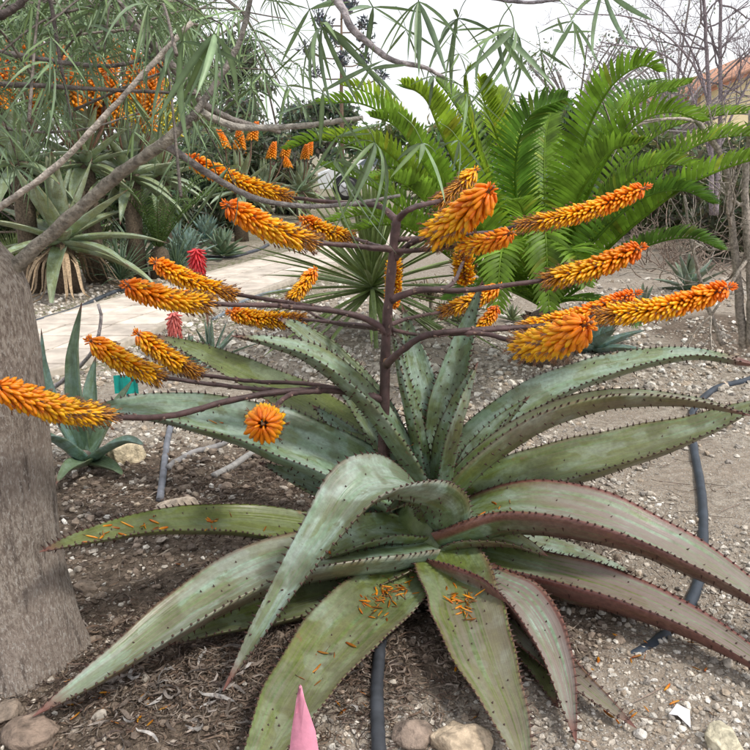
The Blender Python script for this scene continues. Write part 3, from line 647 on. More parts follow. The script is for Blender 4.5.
# branches
BR = [
 ([(397, 220, 2.62), (412, 208, 2.6), (440, 201, 2.78)], .014, .010),
 ([(397, 220, 2.62), (385, 210, 2.68), (374, 205, 2.74), (330, 202, 2.9), (288, 197, 3.0)], .014, .009),
 ([(395, 258, 2.62), (412, 243, 2.58), (440, 233, 2.48)], .014, .011),
 ([(394, 252, 2.62), (420, 250, 2.54), (464, 246, 2.45)], .012, .008),
 ([(396, 240, 2.62), (440, 236, 2.66), (490, 232, 2.7), (520, 225, 2.7)], .010, .008),
 ([(391, 300, 2.62), (402, 295, 2.61), (424, 290, 2.6), (470, 290, 2.6), (545, 280, 2.6)], .016, .010),
 ([(430, 290, 2.6), (452, 284, 2.7), (463, 262, 2.95)], .010, .008),
 ([(386, 365, 2.6), (398, 354, 2.54), (425, 336, 2.5), (470, 330, 2.5), (530, 326, 2.7)], .016, .010),
 ([(450, 333, 2.5), (485, 334, 2.48), (524, 345, 2.42)], .012, .010),
 ([(470, 331, 2.5), (540, 326, 2.52), (600, 316, 2.5)], .011, .009),
 ([(389, 325, 2.64), (410, 318, 2.8), (442, 312, 3.1)], .010, .008),
 ([(392, 330, 2.66), (430, 336, 2.9), (478, 331, 3.15)], .009, .007),
 ([(393, 262, 2.64), (394, 258, 2.85), (394, 264, 3.0)], .009, .007),
 ([(393, 249, 2.62), (372, 248, 2.6), (345, 245, 2.55), (312, 243, 2.5)], .014, .009),
 ([(392, 250, 2.64), (375, 245, 2.8), (350, 237, 3.0)], .010, .007),
 ([(388, 335, 2.62), (372, 322, 2.6), (340, 312, 2.56), (280, 306, 2.5), (208, 304, 2.42)], .016, .009),
 ([(330, 310, 2.56), (290, 303, 2.6), (232, 294, 2.66)], .011, .009),
 ([(388, 328, 2.64), (350, 324, 2.8), (300, 319, 3.0)], .011, .008),
 ([(387, 330, 2.66), (330, 322, 2.95), (290, 300, 3.2)], .009, .006),
 ([(385, 400, 2.62), (350, 392, 2.58), (305, 390, 2.5), (240, 398, 2.4), (170, 416, 2.2), (106, 417, 2.02)], .016, .011),
 ([(330, 390, 2.55), (270, 390, 2.52), (210, 384, 2.5), (158, 377, 2.46)], .011, .009),
 ([(372, 396, 2.64), (310, 384, 2.68), (250, 381, 2.7), (196, 374, 2.7)], .011, .009),
 ([(320, 391, 2.5), (292, 394, 2.42), (276, 406, 2.32), (266, 420, 2.27)], .011, .010),
]
for pts, r0, r1 in BR: branch(aloe, pts, r0, r1)
# dark bracts: a cut stub on the stem
branch(aloe, [(386, 362, 2.6), (394, 358, 2.57), (396, 356, 2.56)], .012, .013, 'stub', (.3, .16, .09), 5)

# fallen florets caught on leaves and ground
mb = MB()
def drop(p, nrm_, s=1):
    t = nrm(rng.normal(size=3)); t = nrm(t-nrm_*(t@nrm_)*.85); M3 = np.stack([t, np.cross(nrm_, t), nrm_], 1)*s*(.7+.4*rng.random())
    V, fs, c = FARR[rng.integers(0, 9)]; V = V*np.array([1, .55+.5*rng.random(), .7]); V = V+np.c_[0*V[:, 0], (rng.random()-.5)*9*V[:, 0]**2, 0*V[:, 0]]; mb.add(V@M3.T+p+nrm_*.003, fs, c*np.array([.7, .6, 1])*(.25+.85*rng.random()))
for li, i0, i1, cnt, us in ((8, 4, 10, 70, .4), (9, 8, 14, 44, .35), (8, 15, 20, 9, .5), (26, 2, 8, 20, .5), (4, 14, 30, 26, .7), (5, 6, 12, 6, .5), (13, 3, 12, 14, .6), (12, 2, 8, 10, .6), (2, 14, 20, 5, .5), (20, 2, 8, 5, .3)):
    s = SURF[li]
    for _ in range(cnt):
        i = i0+(i1-i0)*np.clip(.5+rng.normal()*.3, -.6, 1.8); u = np.clip(rng.normal()*us*.55, -.8, .8); drop(leaf_pt(s, i, u, 0)+AO, s['N'][int(i)], .8)
for c_ in ((70, 690, 8, .1), (130, 700, 14, .12), (560, 690, 10, .12), (660, 655, 8, .1), (640, 700, 8, .15), (230, 560, 6, .1), (480, 700, 8, .1), (330, 700, 8, .1)):
    g = onG(c_[0], c_[1])
    for _ in range(c_[2]):
        x, y = g[0]+rng.normal()*c_[3], g[1]+rng.normal()*c_[3]*.6; drop(np.array([x, y, gz(x, y)+.004]), np.array([0, 0, 1.]), .8)
tag(mb.build('fallen_florets', M_floret), 'fallen orange florets caught on the aloe leaves and littering the earth', 'fallen petals', kind='stuff')

# ================================================================== bottle tree on the left
TB = W(-12, 690, 2.02); TB[2] = 0
tree = empty('bottle_tree', TB, 'stout pale barked tree with narrow fingered leaves at the left edge', 'tree')
def tl(P): return np.asarray(P)-TB
n = 60; ns = 64; mb = MB(); t = np.linspace(0, 1, n)
zc = np.interp(t, [0, 1], [-.05, 1.38]); V = []
_e = [W(px, py, 2.02)-TB for px, py in ((86, 668), (77, 642), (66, 600), (55, 550), (46, 450), (36, 350), (27, 290), (14, 262), (-10, 236), (-34, 200), (-52, 150))]; _e.sort(key=lambda q: q[2]); EZ = [q[2] for q in _e]; EX = [q[0] for q in _e]
A = np.linspace(0, 2*math.pi, ns, endpoint=False)
for i in range(n):
    z = zc[i]; r = np.interp(z, [-.05, 0, .08, .2, .4, .65, .9, 1.1, 1.2, 1.38], [.2, .19, .18, .17, .158, .148, .138, .115, .095, .07])
    cx = np.interp(z, EZ, EX)-r
    rr = r*(1+.03*np.sin(A*3+z*2)+.10*np.exp(-z*9)*np.maximum(0, np.sin(A*5+.6))+.025*(fbm(A*4+9, np.full(ns, z*9), 3)-.45)+.03*(fbm(A*16, np.full(ns, z*24), 2)-.4))
    V.append(np.c_[cx+np.cos(A)*rr, np.sin(A)*rr, np.full(ns, z)])
V = np.concatenate(V); j = np.arange(ns); k = (j+1) % ns
mb.add(V, np.concatenate([np.c_[i*ns+j, i*ns+k, (i+1)*ns+k, (i+1)*ns+j] for i in range(n-1)])); mb.build('trunk', M_bark, tree)
BARK = np.array([.29, .26, .215])
def limb(pts, r0, r1, name='branch', col=BARK, n=34, ns=10, mat=None, wob=.12):
    P = spline(np.array([W(*q) for q in pts]), n); tt = np.linspace(0, 1, n)
    P = P+(np.random.default_rng(int(abs(P.sum()*1e3))).random((n, 3))-.5)*r0*.22
    mb = MB(); tube(mb, tl(P), (r0+(r1-r0)*tt)*(1+.06*np.sin(tt*33)), ns, np.array(col)[None]*(.85+.3*rng.random((n, 1))), wob); mb.build(name, mat or M_twig, tree); return P
LB = []
LB.append(limb([(-20, 310, 2.02), (10, 272, 2.02), (62, 224, 2.0), (112, 180, 1.95), (164, 142, 1.88), (200, 112, 1.9)], .0195, .0115))
limb([(-60, 320, 1.82), (-50, 240, 1.85), (-40, 120, 1.9), (-20, -30, 1.9), (90, -140, 1.9), (230, -90, 1.9), (305, -40, 1.88)], .04, .012)
LB.append(limb([(-50, 240, 1.8), (0, 207, 1.7), (60, 163, 1.68), (110, 110, 1.68), (160, 56, 1.7), (192, 22, 1.72)], .0078, .005, col=(.42, .37, .32)))
LB.append(limb([(-20, 50, 1.9), (0, 52, 1.9), (60, 62, 1.9), (110, 66, 1.9), (150, 58, 1.92)], .0065, .004, col=(.16, .14, .13)))
LB.append(limb([(-20, 84, 1.8), (0, 84, 1.8), (60, 87, 1.8), (110, 90, 1.82), (200, 94, 1.85)], .0065, .003, col=(.13, .11, .1)))
LB.append(limb([(48, -10, 1.75), (54, 20, 1.75), (60, 60, 1.75), (72, 120, 1.76)], .0045, .0025, col=(.11, .09, .085)))
LB.append(limb([(112, -8, 1.9), (140, 30, 1.9), (180, 75, 1.92), (205, 105, 1.95), (240, 122, 2.0), (280, 132, 2.1)], .012, .005, col=(.25, .22, .2)))
LB.append(limb([(163, 143, 1.88), (185, 158, 1.92), (215, 178, 1.98), (255, 198, 2.02), (300, 206, 2.05), (350, 204, 2.08), (400, 195, 2.1)], .0095, .004, col=(.21, .19, .185)))
LB.append(limb([(200, 112, 1.9), (230, 125, 1.92), (265, 128, 1.92), (310, 125, 1.9), (345, 120, 1.88), (362, 118, 1.87)], .009, .005, col=(.36, .33, .29)))
LB.append(limb([(300, -45, 1.88), (338, 2, 1.86), (352, 28, 1.85), (372, 46, 1.85), (392, 60, 1.85), (420, 66, 1.86), (445, 78, 1.88)], .0105, .004, col=(.36, .32, .33)))
LB.append(limb([(164, 142, 1.88), (190, 118, 1.88), (215, 85, 1.9), (240, 40, 1.92), (255, -20, 1.95)], .010, .005, col=(.2, .18, .16)))
LB.append(limb([(-10, 20, 1.7), (15, 8, 1.7), (34, -12, 1.7)], .009, .006, col=(.1, .08, .075)))
LB.append(limb([(430, -30, 1.9), (470, -8, 1.9), (520, 2, 1.9), (560, 0, 1.92)], .006, .003, col=(.2, .18, .2)))
LB.append(limb([(-20, 125, 2.1), (40, 132, 2.15), (90, 128, 2.2), (140, 112, 2.3)], .005, .002, col=(.2, .18, .16)))
# leaves: a stalk with narrow leaflets spread like fingers
TLA = []
def tleaf(seed, nl, L_, droop, lw_):
    r = np.random.default_rng(seed); mb = MB(); g0 = np.array([.13, .19, .075])*(.85+.5*r.random())
    pet = .05+.05*r.random(); top = np.array([0, 0, pet])
    P = spline([[0, 0, 0], [pet*.5, 0, -pet*.1], [pet*.9, 0, -pet*.35]], 6); tube(mb, P, .0013, 4, g0*1.15); c0 = P[-1]
    for i in range(nl):
        a = (i-(nl-1)/2)/nl*2*math.pi*.82+.25*(r.random()-.5); el = -.35+.75*r.normal()*.7+.15*math.cos(a); l = L_*(.75+.4*r.random())*(.8+.2*math.cos(a))
        d = np.array([math.cos(a)*math.cos(el), math.sin(a)*math.cos(el), math.sin(el)]); m = 8; tt = np.linspace(0, 1, m)
        dr = droop*(.5+.9*r.random())
        C = c0+d*l*tt[:, None]+np.array([0, 0, -1])*(l*dr*tt**2)[:, None]; C[:, :2] -= d[:2]*(l*dr*.35*tt**2)[:, None]
        T = tangents(C); Sd = nrm(np.cross(T, [0, 0, 1.])); tw = (r.random()-.5)*1.6; Nn = np.cross(Sd, T); Sd = Sd*math.cos(tw)+Nn*math.sin(tw); Nn = np.cross(Sd, T)
        wd = lw_*(.8+.5*r.random())*np.interp(tt, [0, .12, .45, .8, 1], [.18, .7, 1, .62, .04])
        V = np.stack([C-Sd*wd[:, None]+Nn*wd[:, None]*.45, C, C+Sd*wd[:, None]+Nn*wd[:, None]*.45], 1).reshape(-1, 3)
        q = np.arange(m-1); fs = np.concatenate([np.c_[q*3+jj, q*3+jj+1, q*3+jj+4, q*3+jj+3] for jj in (0, 1)])
        gc = g0*(.8+.45*r.random())*np.array([1, 1, 1+.5*r.random()]); cc = np.tile(gc, (m*3, 1)); cc[1::3] *= 1.45
        mb.add(V, fs, cc)
    TLA.append((np.concatenate(mb.v), mb.f, np.concatenate(mb.c)))
    return mb.mesh('leaf', M_tleaf)
TL = [tleaf(s_, 5+s_ % 4, .14+.02*(s_ % 5), (.05, .2, .4, .6)[s_ % 4], .0062 if s_ < 12 else .0044) for s_ in range(24)]
def put_leaf(P, rz, tilt, sc, v, roll=0):
    o = ob('leaf', TL[v % 24], tree); o.location = tuple(tl(P)); o.rotation_euler = (roll, tilt, rz); o.scale = (sc,)*3
# leaves hung where the photograph shows them singly
for px, py, Y, rz, ti, sc, v in [(190, 4, 1.62, .3, .5, 1.05, 2), (196, 6, 1.62, 2.6, .6, 1.1, 6), (360, 118, 1.86, .4, .6, 1.05, 3), (352, 120, 1.86, 3.0, .8, 1.0, 7), (398, 112, 1.8, -.3, .5, .9, 1),
     (438, 122, 1.8, .2, .3, .7, 5), (442, 76, 1.86, -.2, .2, .75, 5), (300, 74, 1.8, .5, .2, .85, 4),
     (505, 2, 1.86, 0, .8, .95, 3), (512, 4, 1.86, 2.8, .7, .95, 2), (470, -6, 1.9, 2.2, .5, .9, 6), (555, -4, 1.9, .4, .4, .8, 5), (604, -40, 1.85, 1.5, 1.4, 1.0, 3), (334, 0, 1.85, 2.5, .6, 1.0, 3), (446, 42, 1.9, .2, .3, .4, 1),
     (374, 46, 1.84, 2.0, .8, .8, 0), (352, -16, 1.8, .2, .4, 1.0, 0), (420, -26, 1.8, 1.6, .6, .9, 2), (300, -12, 1.9, 1.2, .3, .8, 4), (322, 30, 1.9, 2.6, .2, .6, 8), (288, 96, 1.9, -.4, .2, .7, 0), (396, 6, 1.9, .9, .5, .6, 8), (462, 14, 1.95, 2.0, .4, .6, 4), (486, 28, 2.0, -.6, .4, .55, 0), (536, 26, 1.95, 1.0, .6, .6, 8), (575, 16, 2.0, 2.4, .5, .6, 4), (418, 66, 1.86, .4, .1, .7, 0), (330, 120, 1.88, 1.2, .4, .7, 4)]:
    put_leaf(W(px, py, Y), rz, ti, sc, v)
# twigs with leaves through the part of the crown in view
rt = np.random.default_rng(21); cnt = 0; tw_mb = 0
FOL = MB()
while cnt < 430:
    px = rt.random()**1.15*300-30; py = rt.random()*150-25
    if py > 175-px*.28 or (px > 215 and py > 95 and rt.random() < .6): continue
    Y = 1.75+rt.random()**1.3*1.5+(.9*rt.random() if cnt > 275 else 0)
    if px > 225 and rt.random() < .8: continue
    if px < 170 and 45 < py < 145 and rt.random() < .9: continue
    if px > 130 and py < 100 and rt.random() < .5: continue
    if rt.random() < .0: continue
    p0 = W(px, py, Y); d = nrm([rt.normal(), rt.normal()*.7, rt.normal()*.5-.1]); l = .25+.3*rt.random()
    P = spline([p0-d*l*.5, p0+np.array([0, 0, .02]), p0+d*l*.5+np.array([0, 0, -.05])], 10)
    mb = MB(); tube(mb, tl(P), np.linspace(.0038, .0016, 10), 5, np.array([.17, .145, .125])*(.7+.6*rt.random())); mb.build('twig', M_twig, tree)
    for _ in range(rt.integers(5, 8)):
        q = P[rt.integers(2, 10)]
        if cnt >= 275:
            vi = int(rt.integers(12, 24)); me_ = TL[vi]; V, fs, cl_ = TLA[vi]; e_ = Euler((rt.normal()*.3, rt.normal()*.35, rt.random()*6.28)).to_matrix(); FOL.add(V@np.array(e_).T*(.5+.4*rt.random())+tl(q), fs, cl_); cnt += 1; continue
        put_leaf(q, rt.random()*6.28, rt.normal()*.35, .42+.4*rt.random(), int(rt.integers(12, 24)), rt.normal()*.3); cnt += 1

FOL.build('leaves', M_tleaf, tree)['kind'] = 'stuff'
# ================================================================== cycad
def frond(parent, P, ll, n, col, single_=False, spacing_t=(.1, .99), vang=.35, pinw=.0118, name='frond', tipdark=1., toloc=None):
    P = spline(np.array(P), 40); T = tangents(P); org = np.array(toloc); tt = np.linspace(0, 1, 40)
    mb = MB(); tube(mb, P-org, np.linspace(.012, .0035, 40)*(ll/.19), 6, np.array(col)*np.array([1.15, 1.1, .9])); fr = mb.build(name, M_cyc, parent)
    h = P[-1]-P[0]; h[2] = 0; h = nrm(h); S0 = np.cross(h, [0, 0, 1.]); mbl = MB()
    for i in range(n):
        s = spacing_t[0]+(spacing_t[1]-spacing_t[0])*i/(n-1); q = s*39; a = int(min(q, 38)); p = P[a]+(P[a+1]-P[a])*(q-a); t = T[a]
        N = nrm(np.cross(S0, t)); Sd = nrm(np.cross(t, N))
        for sg in (-1, 1):
            l = ll*np.interp(s, [0, .12, .35, .7, .92, 1], [.35, .75, 1, .9, .55, .25])*(.93+.14*rng.random()); fwd = .28+.75*s+.08*(rng.random()-.5)
            d = nrm(sg*Sd+t*fwd+N*(vang+.12*(rng.random()-.5))); m = 4; u = np.linspace(0, 1, m+1)
            C = p+d*l*u[:, None]+N*(l*.10*u*(1-u)*2)[:, None]-np.array([0, 0, 1])*(l*.12*u*u)[:, None]
            wv = nrm(np.cross(d, N)); wv = nrm(wv+N*.35*sg*(1 if True else 0)); wd = pinw*(ll/.19)*np.array([.5, 1, .95, .65, .05])
            nb = nrm(np.cross(wv, d))
            V = np.stack([C-wv*wd[:, None], C+nb*wd[:, None]*.25, C+wv*wd[:, None]], 1).reshape(-1, 3)-org
            k = np.arange(m); fs = np.concatenate([np.c_[k*3+j, k*3+j+1, k*3+j+4, k*3+j+3] for j in (0, 1)])
            cc = np.array(col)*(.65+.65*rng.random())*(1 if s < .75 else tipdark)*(np.array([1.5, 1.1, 1.2]) if rng.random() < .05 else 1)
            if single_: MB().add(V, fs, cc).build('leaflet', M_cyc, fr)
            else: mbl.add(V, fs, cc)
    if mbl.n: o = mbl.build('leaflets', M_cyc, fr); o['kind'] = 'stuff'
    return fr
cg = np.array([W(548, 330, 5.3)[0], 5.3, 0]); cyc = empty('cycad', cg, 'large bright green cycad with arching feather fronds behind the aloe flowers', 'cycad')
# stout scaly trunk
mb = MB(); zz = np.linspace(-.03, .38, 14); rr = .16*np.array([.9, 1, 1.02, 1.03, 1.02, 1.02, 1.01, 1, .99, .97, .93, .85, .68, .35])
for i, z in enumerate(zz): pass
tube(mb, np.c_[np.zeros(14), np.zeros(14), zz], rr, 18, (.12, .085, .06), .1)
for i in range(150):
    a = i*2.39996; z = i/150*.34; r = .158; d = np.array([math.cos(a), math.sin(a), .5]); cone(mb, np.array([math.cos(a)*r, math.sin(a)*r, z]), d, .022, .035, np.array([.1, .07, .05]))
mb.build('trunk', M_twig, cyc)
GC = (.175, .31, .03); GD = (.105, .22, .028); GY = (.24, .355, .03)
FR = [  # points px,py,Y ; leaflet length ; number ; colour
 ([(552, 296, 5.25), (566, 215, 5.15), (584, 140, 5.05), (610, 88, 4.95), (640, 66, 4.9), (660, 72, 4.88)], .22, 44, GC, 1, .75),
 ([(556, 296, 5.3), (580, 215, 5.35), (604, 140, 5.4), (640, 102, 5.45), (692, 82, 5.5)], .21, 42, GC, 0, .85),
 ([(540, 296, 5.25), (520, 225, 5.1), (516, 160, 4.95), (530, 116, 4.85), (566, 98, 4.8)], .2, 40, GD, 0, .45),
 ([(550, 298, 5.2), (562, 240, 5.0), (584, 186, 4.8), (610, 152, 4.7), (644, 142, 4.62)], .2, 40, GC, 1, .6),
 ([(556, 298, 5.2), (590, 230, 5.1), (625, 184, 5.05), (662, 164, 5.0), (712, 172, 4.98)], .19, 40, GC, 0, .8),
 ([(556, 302, 5.2), (600, 256, 4.95), (640, 220, 4.8), (690, 184, 4.65), (752, 160, 4.5), (800, 160, 4.4)], .21, 44, GC, 1, .75),
 ([(558, 296, 5.3), (600, 200, 5.4), (650, 140, 5.5), (702, 118, 5.55), (760, 112, 5.6)], .2, 40, GC, 0, .85),
 ([(540, 292, 5.3), (495, 200, 5.35), (472, 130, 5.4), (464, 82, 5.4), (470, 66, 5.35)], .2, 42, GY, 0, .2),
 ([(538, 294, 5.3), (455, 200, 5.45), (408, 140, 5.5), (376, 98, 5.5), (340, 84, 5.5)], .21, 42, GY, 0, .9),
 ([(536, 298, 5.3), (440, 212, 5.2), (380, 158, 5.15), (325, 140, 5.1), (285, 150, 5.1)], .2, 42, GC, 0, .9),
 ([(538, 296, 5.2), (460, 216, 4.9), (420, 158, 4.75), (396, 126, 4.7), (370, 116, 4.65)], .2, 40, GC, 0, .8),
 ([(545, 294, 5.3), (520, 190, 5.55), (506, 120, 5.7), (498, 88, 5.75)], .2, 40, GY, 0, .2),
 ([(540, 300, 5.15), (500, 250, 4.8), (468, 210, 4.65), (440, 190, 4.6), (405, 190, 4.55)], .19, 36, GC, 0, .8),
 ([(548, 302, 5.1), (540, 260, 4.7), (528, 226, 4.5), (520, 205, 4.4), (512, 200, 4.3)], .18, 30, GC, 0, .25),
 ([(545, 305, 5.1), (556, 282, 4.7), (572, 262, 4.45), (590, 256, 4.3), (612, 262, 4.2)], .18, 30, GD, 0, .3),
 ([(535, 302, 5.2), (470, 270, 5.0), (425, 240, 4.9), (390, 225, 4.85), (350, 232, 4.8)], .18, 36, GC, 0, .8),
 ([(550, 294, 5.35), (545, 200, 5.7), (545, 140, 5.9), (552, 108, 6.0)], .2, 40, GC, 0, .2),
 ([(540, 305, 5.15), (510, 290, 4.85), (478, 285, 4.65), (448, 300, 4.5)], .16, 30, GD, 0, .3),
 ([(552, 304, 5.15), (575, 300, 4.85), (610, 305, 4.7), (636, 325, 4.6)], .15, 28, GD, 0, .3),
 ([(548, 296, 5.3), (590, 170, 5.6), (620, 100, 5.8), (648, 84, 5.9), (672, 92, 5.95)], .19, 38, GD, 0, .4),
 ([(540, 296, 5.4), (470, 160, 5.9), (430, 100, 6.1), (400, 86, 6.2)], .19, 38, GD, 0, .3),
 ([(538, 298, 5.3), (470, 190, 5.0), (440, 130, 4.9), (425, 98, 4.85), (402, 84, 4.8)], .21, 42, GY, 0, .7),
 ([(536, 300, 5.3), (430, 230, 5.5), (370, 185, 5.6), (320, 165, 5.7)], .2, 38, GC, 0, .9),
 ([(540, 292, 5.35), (508, 170, 5.2), (486, 108, 5.1), (480, 78, 5.05)], .2, 40, GY, 0, .4),
 ([(538, 300, 5.2), (470, 240, 4.8), (430, 205, 4.6), (400, 182, 4.5), (372, 180, 4.4)], .19, 38, GC, 0, .8),
 ([(545, 305, 5.2), (520, 258, 4.6), (506, 243, 4.35), (500, 262, 4.2), (498, 310, 4.1)], .17, 34, GC, 0, .2),
 ([(548, 305, 5.2), (562, 262, 4.6), (572, 250, 4.35), (586, 285, 4.15)], .17, 32, GC, 0, .25),
 ([(546, 305, 5.15), (540, 252, 4.75), (543, 226, 4.55), (546, 242, 4.4), (549, 310, 4.2)], .18, 36, GC, 0, .15),
 ([(540, 296, 5.3), (480, 150, 5.6), (452, 100, 5.75), (436, 80, 5.8)], .2, 38, GC, 0, .6),
 ([(552, 296, 5.3), (590, 190, 5.0), (630, 130, 4.85), (668, 112, 4.8), (704, 122, 4.78)], .2, 40, GC, 0, .85),
 ([(550, 300, 5.2), (595, 240, 4.85), (640, 200, 4.7), (680, 190, 4.6), (714, 204, 4.55)], .19, 38, GD, 0, .8),
 ([(536, 298, 5.3), (450, 190, 5.25), (400, 128, 5.2), (362, 104, 5.2), (318, 104, 5.2)], .2, 42, GC, 0, .9),
 ([(536, 302, 5.2), (455, 256, 4.9), (412, 228, 4.75), (372, 214, 4.65), (330, 222, 4.6)], .18, 36, GC, 0, .8),
 ([(538, 300, 5.25), (450, 225, 5.1), (405, 168, 5.05), (365, 140, 5.0), (318, 138, 5.0)], .19, 40, GY, 0, .85),
 ([(556, 300, 5.3), (620, 215, 5.3), (680, 155, 5.3), (730, 136, 5.3), (790, 140, 5.3)], .2, 42, GC, 0, .85),
 ([(556, 304, 5.2), (610, 268, 4.9), (650, 245, 4.75), (690, 238, 4.65), (722, 250, 4.6)], .17, 36, GD, 0, .8),
]
for pts, ll, nn, c, sg, va in FR: frond(cyc, [W(*q) for q in pts], ll*1.08, int(nn*1.2), c, bool(sg), vang=va, toloc=cg, tipdark=.8)

def small_cycad(loc_, n, L_, col, label, ll=.13, seed=1, el=(.5, 1.25)):
    r = np.random.default_rng(seed); c = empty('cycad', loc_, label, 'cycad'); l0 = np.array(loc_)
    mb = MB(); tube(mb, [[0, 0, -.05], [0, 0, .15], [0, 0, .3], [0, 0, .36]], [.11, .12, .1, .03], 12, (.1, .075, .05), .2); mb.build('trunk', M_twig, c)
    for i in range(n):
        a = i*2.39996+r.random()*.4; e = el[0]+(el[1]-el[0])*r.random(); h = np.array([math.cos(a), math.sin(a), 0]); P = []
        for s in np.linspace(0, 1, 5):
            th = e-.9*s*s; P.append(th)
        pts = [l0+[0, 0, .3]]
        for s in range(1, 5): pts.append(pts[-1]+(h*math.cos(P[s])+np.array([0, 0, math.sin(P[s])]))*L_/4)
        frond(c, pts, ll, 30, np.array(col)*(.8+.4*r.random()), False, toloc=l0, vang=.4)
    return c
g = onG(150, 285); small_cycad((g[0], 9.2, 0), 13, 1.25, (.08, .14, .04), 'dark green upright cycad beyond the path near the red flowers', seed=3, el=(.9, 1.5))
p = W(498, 100, 8.0); small_cycad((p[0], 8.0, 0), 9, 1.45, (.22, .34, .27), 'blue green cycad rising behind the bright green fronds', .17, 4, (.85, 1.5))

# ================================================================== rosettes (aloes, agaves, yucca)
def rosette_leaf(L_, wd, e0, bendd, chan, red, oli, rnd, thick=.22, n=14, mat=None, prof=WPROF):
    th = e0+bendd*np.linspace(0, 1, 6)**1.3; P = [np.zeros(3)]
    for t_ in th[1:]: P.append(P[-1]+np.array([math.cos(t_), 0, math.sin(t_)])*L_/5)
    s = leaf_surface(np.array(P), wd, 0, chan, thick, n, S0=np.array([0, -1., 0]), prof=prof, wave=.01); mb = MB(); leaf_mesh(mb, s, (red, oli, rnd)); return mb.mesh('leaf', mat)
def rosette(name, loc_, label, cat, n, L_, wd, mat, el=(.15, 1.4), bendd=(-.6, .3), chan=(.2, .5), red=.2, oli=.3, zb=.05, seed=0, nvar=6, group=None, thick=.22, rot0=0, prof=WPROF, az=None):
    r = np.random.default_rng(seed+900); e = empty(name, loc_, label, cat, group); vs = []
    for v in range(nvar):
        f = v/(nvar-1); vs.append(rosette_leaf(L_*(1.05-.25*f), wd, el[0]+(el[1]-el[0])*f, bendd[0]+(bendd[1]-bendd[0])*f, chan, red, np.clip(oli+.3*(r.random()-.5), 0, 1), r.random(), thick, mat=mat, prof=prof))
    for i in range(n):
        f = (i+.5)/n; v = min(nvar-1, int(f*nvar)); o = ob('leaf', vs[v], e); a = rot0+i*2.39996+.3*(r.random()-.5)
        if az is not None: a = az[0]+(az[1]-az[0])*r.random()
        o.location = (math.cos(a)*wd*.6*(1-f), math.sin(a)*wd*.6*(1-f), zb*f+zb*.3)
        o.rotation_euler = ((r.random()-.5)*.25, (r.random()-.5)*.22, a); o.scale = (.85+.3*r.random(), .9+.2*r.random(), 1)
    return e
def gp(px, py, Y=None):
    g = onG(px, py)
    return (float(g[0]), float(g[1]), float(g[2]))
# big aloe over the path, left
e = rosette('aloe_plant', (W(62, 240, 8.2)[0], 8.2, .42), 'broad leaved pale aloe with a skirt of dry leaves beyond the path', 'aloe', 26, .95, .085, M_aloe_far, (-.2, 1.35), (-.75, .35), (.25, .5), .15, .35, .18, 1)
mb = MB(); tube(mb, [[0, 0, -.45], [0, 0, -.2], [0, 0, .1], [0, 0, .2]], [.13, .12, .11, .05], 12, (.14, .1, .07), .2); mb.build('trunk', M_twig, e)
r = np.random.default_rng(5)
for i in range(34):                                      # dry skirt
    a = r.random()*6.28; h = np.array([math.cos(a), math.sin(a), 0]); l = .35+.35*r.random()
    P = spline([h*.1+[0, 0, .1-.2*r.random()], h*(.25+.2*l)+[0, 0, -.1], h*(.22+.5*l)+[0, 0, -.36], h*(.3+.75*l)+[0, 0, -.41+.04*r.random()]], 10); T = tangents(P); Sd = nrm(np.cross(T, [0, 0, 1.]))
    wd = .028*np.interp(np.linspace(0, 1, 10), [0, .3, 1], [1, .8, .1])*(.6+.6*r.random()); V = np.stack([P-Sd*wd[:, None]+[0, 0, .01], P, P+Sd*wd[:, None]+[0, 0, .012]], 1).reshape(-1, 3)
    k = np.arange(9); MB().add(V, np.concatenate([np.c_[k*3+j, k*3+j+1, k*3+j+4, k*3+j+3] for j in (0, 1)]), np.array([.42, .31, .2])*(.5+.7*r.random())).build('dry_leaf', M_litter, e)
# grey agaves beyond the path
for i, (px, py, Y, L_, lab) in enumerate([(186, 248, 10.2, .42, 'blue grey agave rosette just behind the red flower head'), (176, 236, 11.2, .42, 'taller blue grey agave rosette beside the dark cycad'), (222, 244, 10.8, .34, 'small green agave rosette left of the yellow orange flower spike'), (205, 216, 12.6, .4, 'pale grey agave rosette at the back under the tree branch')]):
    rosette('agave', (W(px, py, Y)[0], Y, 0.02), lab, 'agave', 30, L_, .05, M_agave, (.15, 1.35), (-.1, .1), (.3, .5), .05, .1 if i != 2 else .6, .12, 20+i, group='agaves beyond the path')
for i, (px, py, Y, n_, L_, wd_, lab) in enumerate([(120, 268, 8.7, 60, .55, .012, 'tuft of thin green blades at the foot of the dark cycad'), (20, 292, 8.9, 60, .6, .014, 'tuft of thin blades below the left edge aloe flowers'), (176, 262, 9.4, 50, .45, .012, 'low tuft of thin blades left of the blue grey agaves'), (92, 275, 9.3, 60, .8, .016, 'tall tuft of dark blades behind the broad pale aloe'), (140, 262, 10.0, 60, .8, .016, 'tall tuft of blades behind the dark cycad trunk')]):
    rosette('tufted_plant', (W(px, py, Y)[0], Y, .03), lab, 'tuft', n_, L_, wd_, M_yucca if i % 2 else M_agave, (.4, 1.5), (-.5, -.1), (.4, .6), 0, .6, .05, 300+i, thick=.1, group='tufted plants beyond the path')
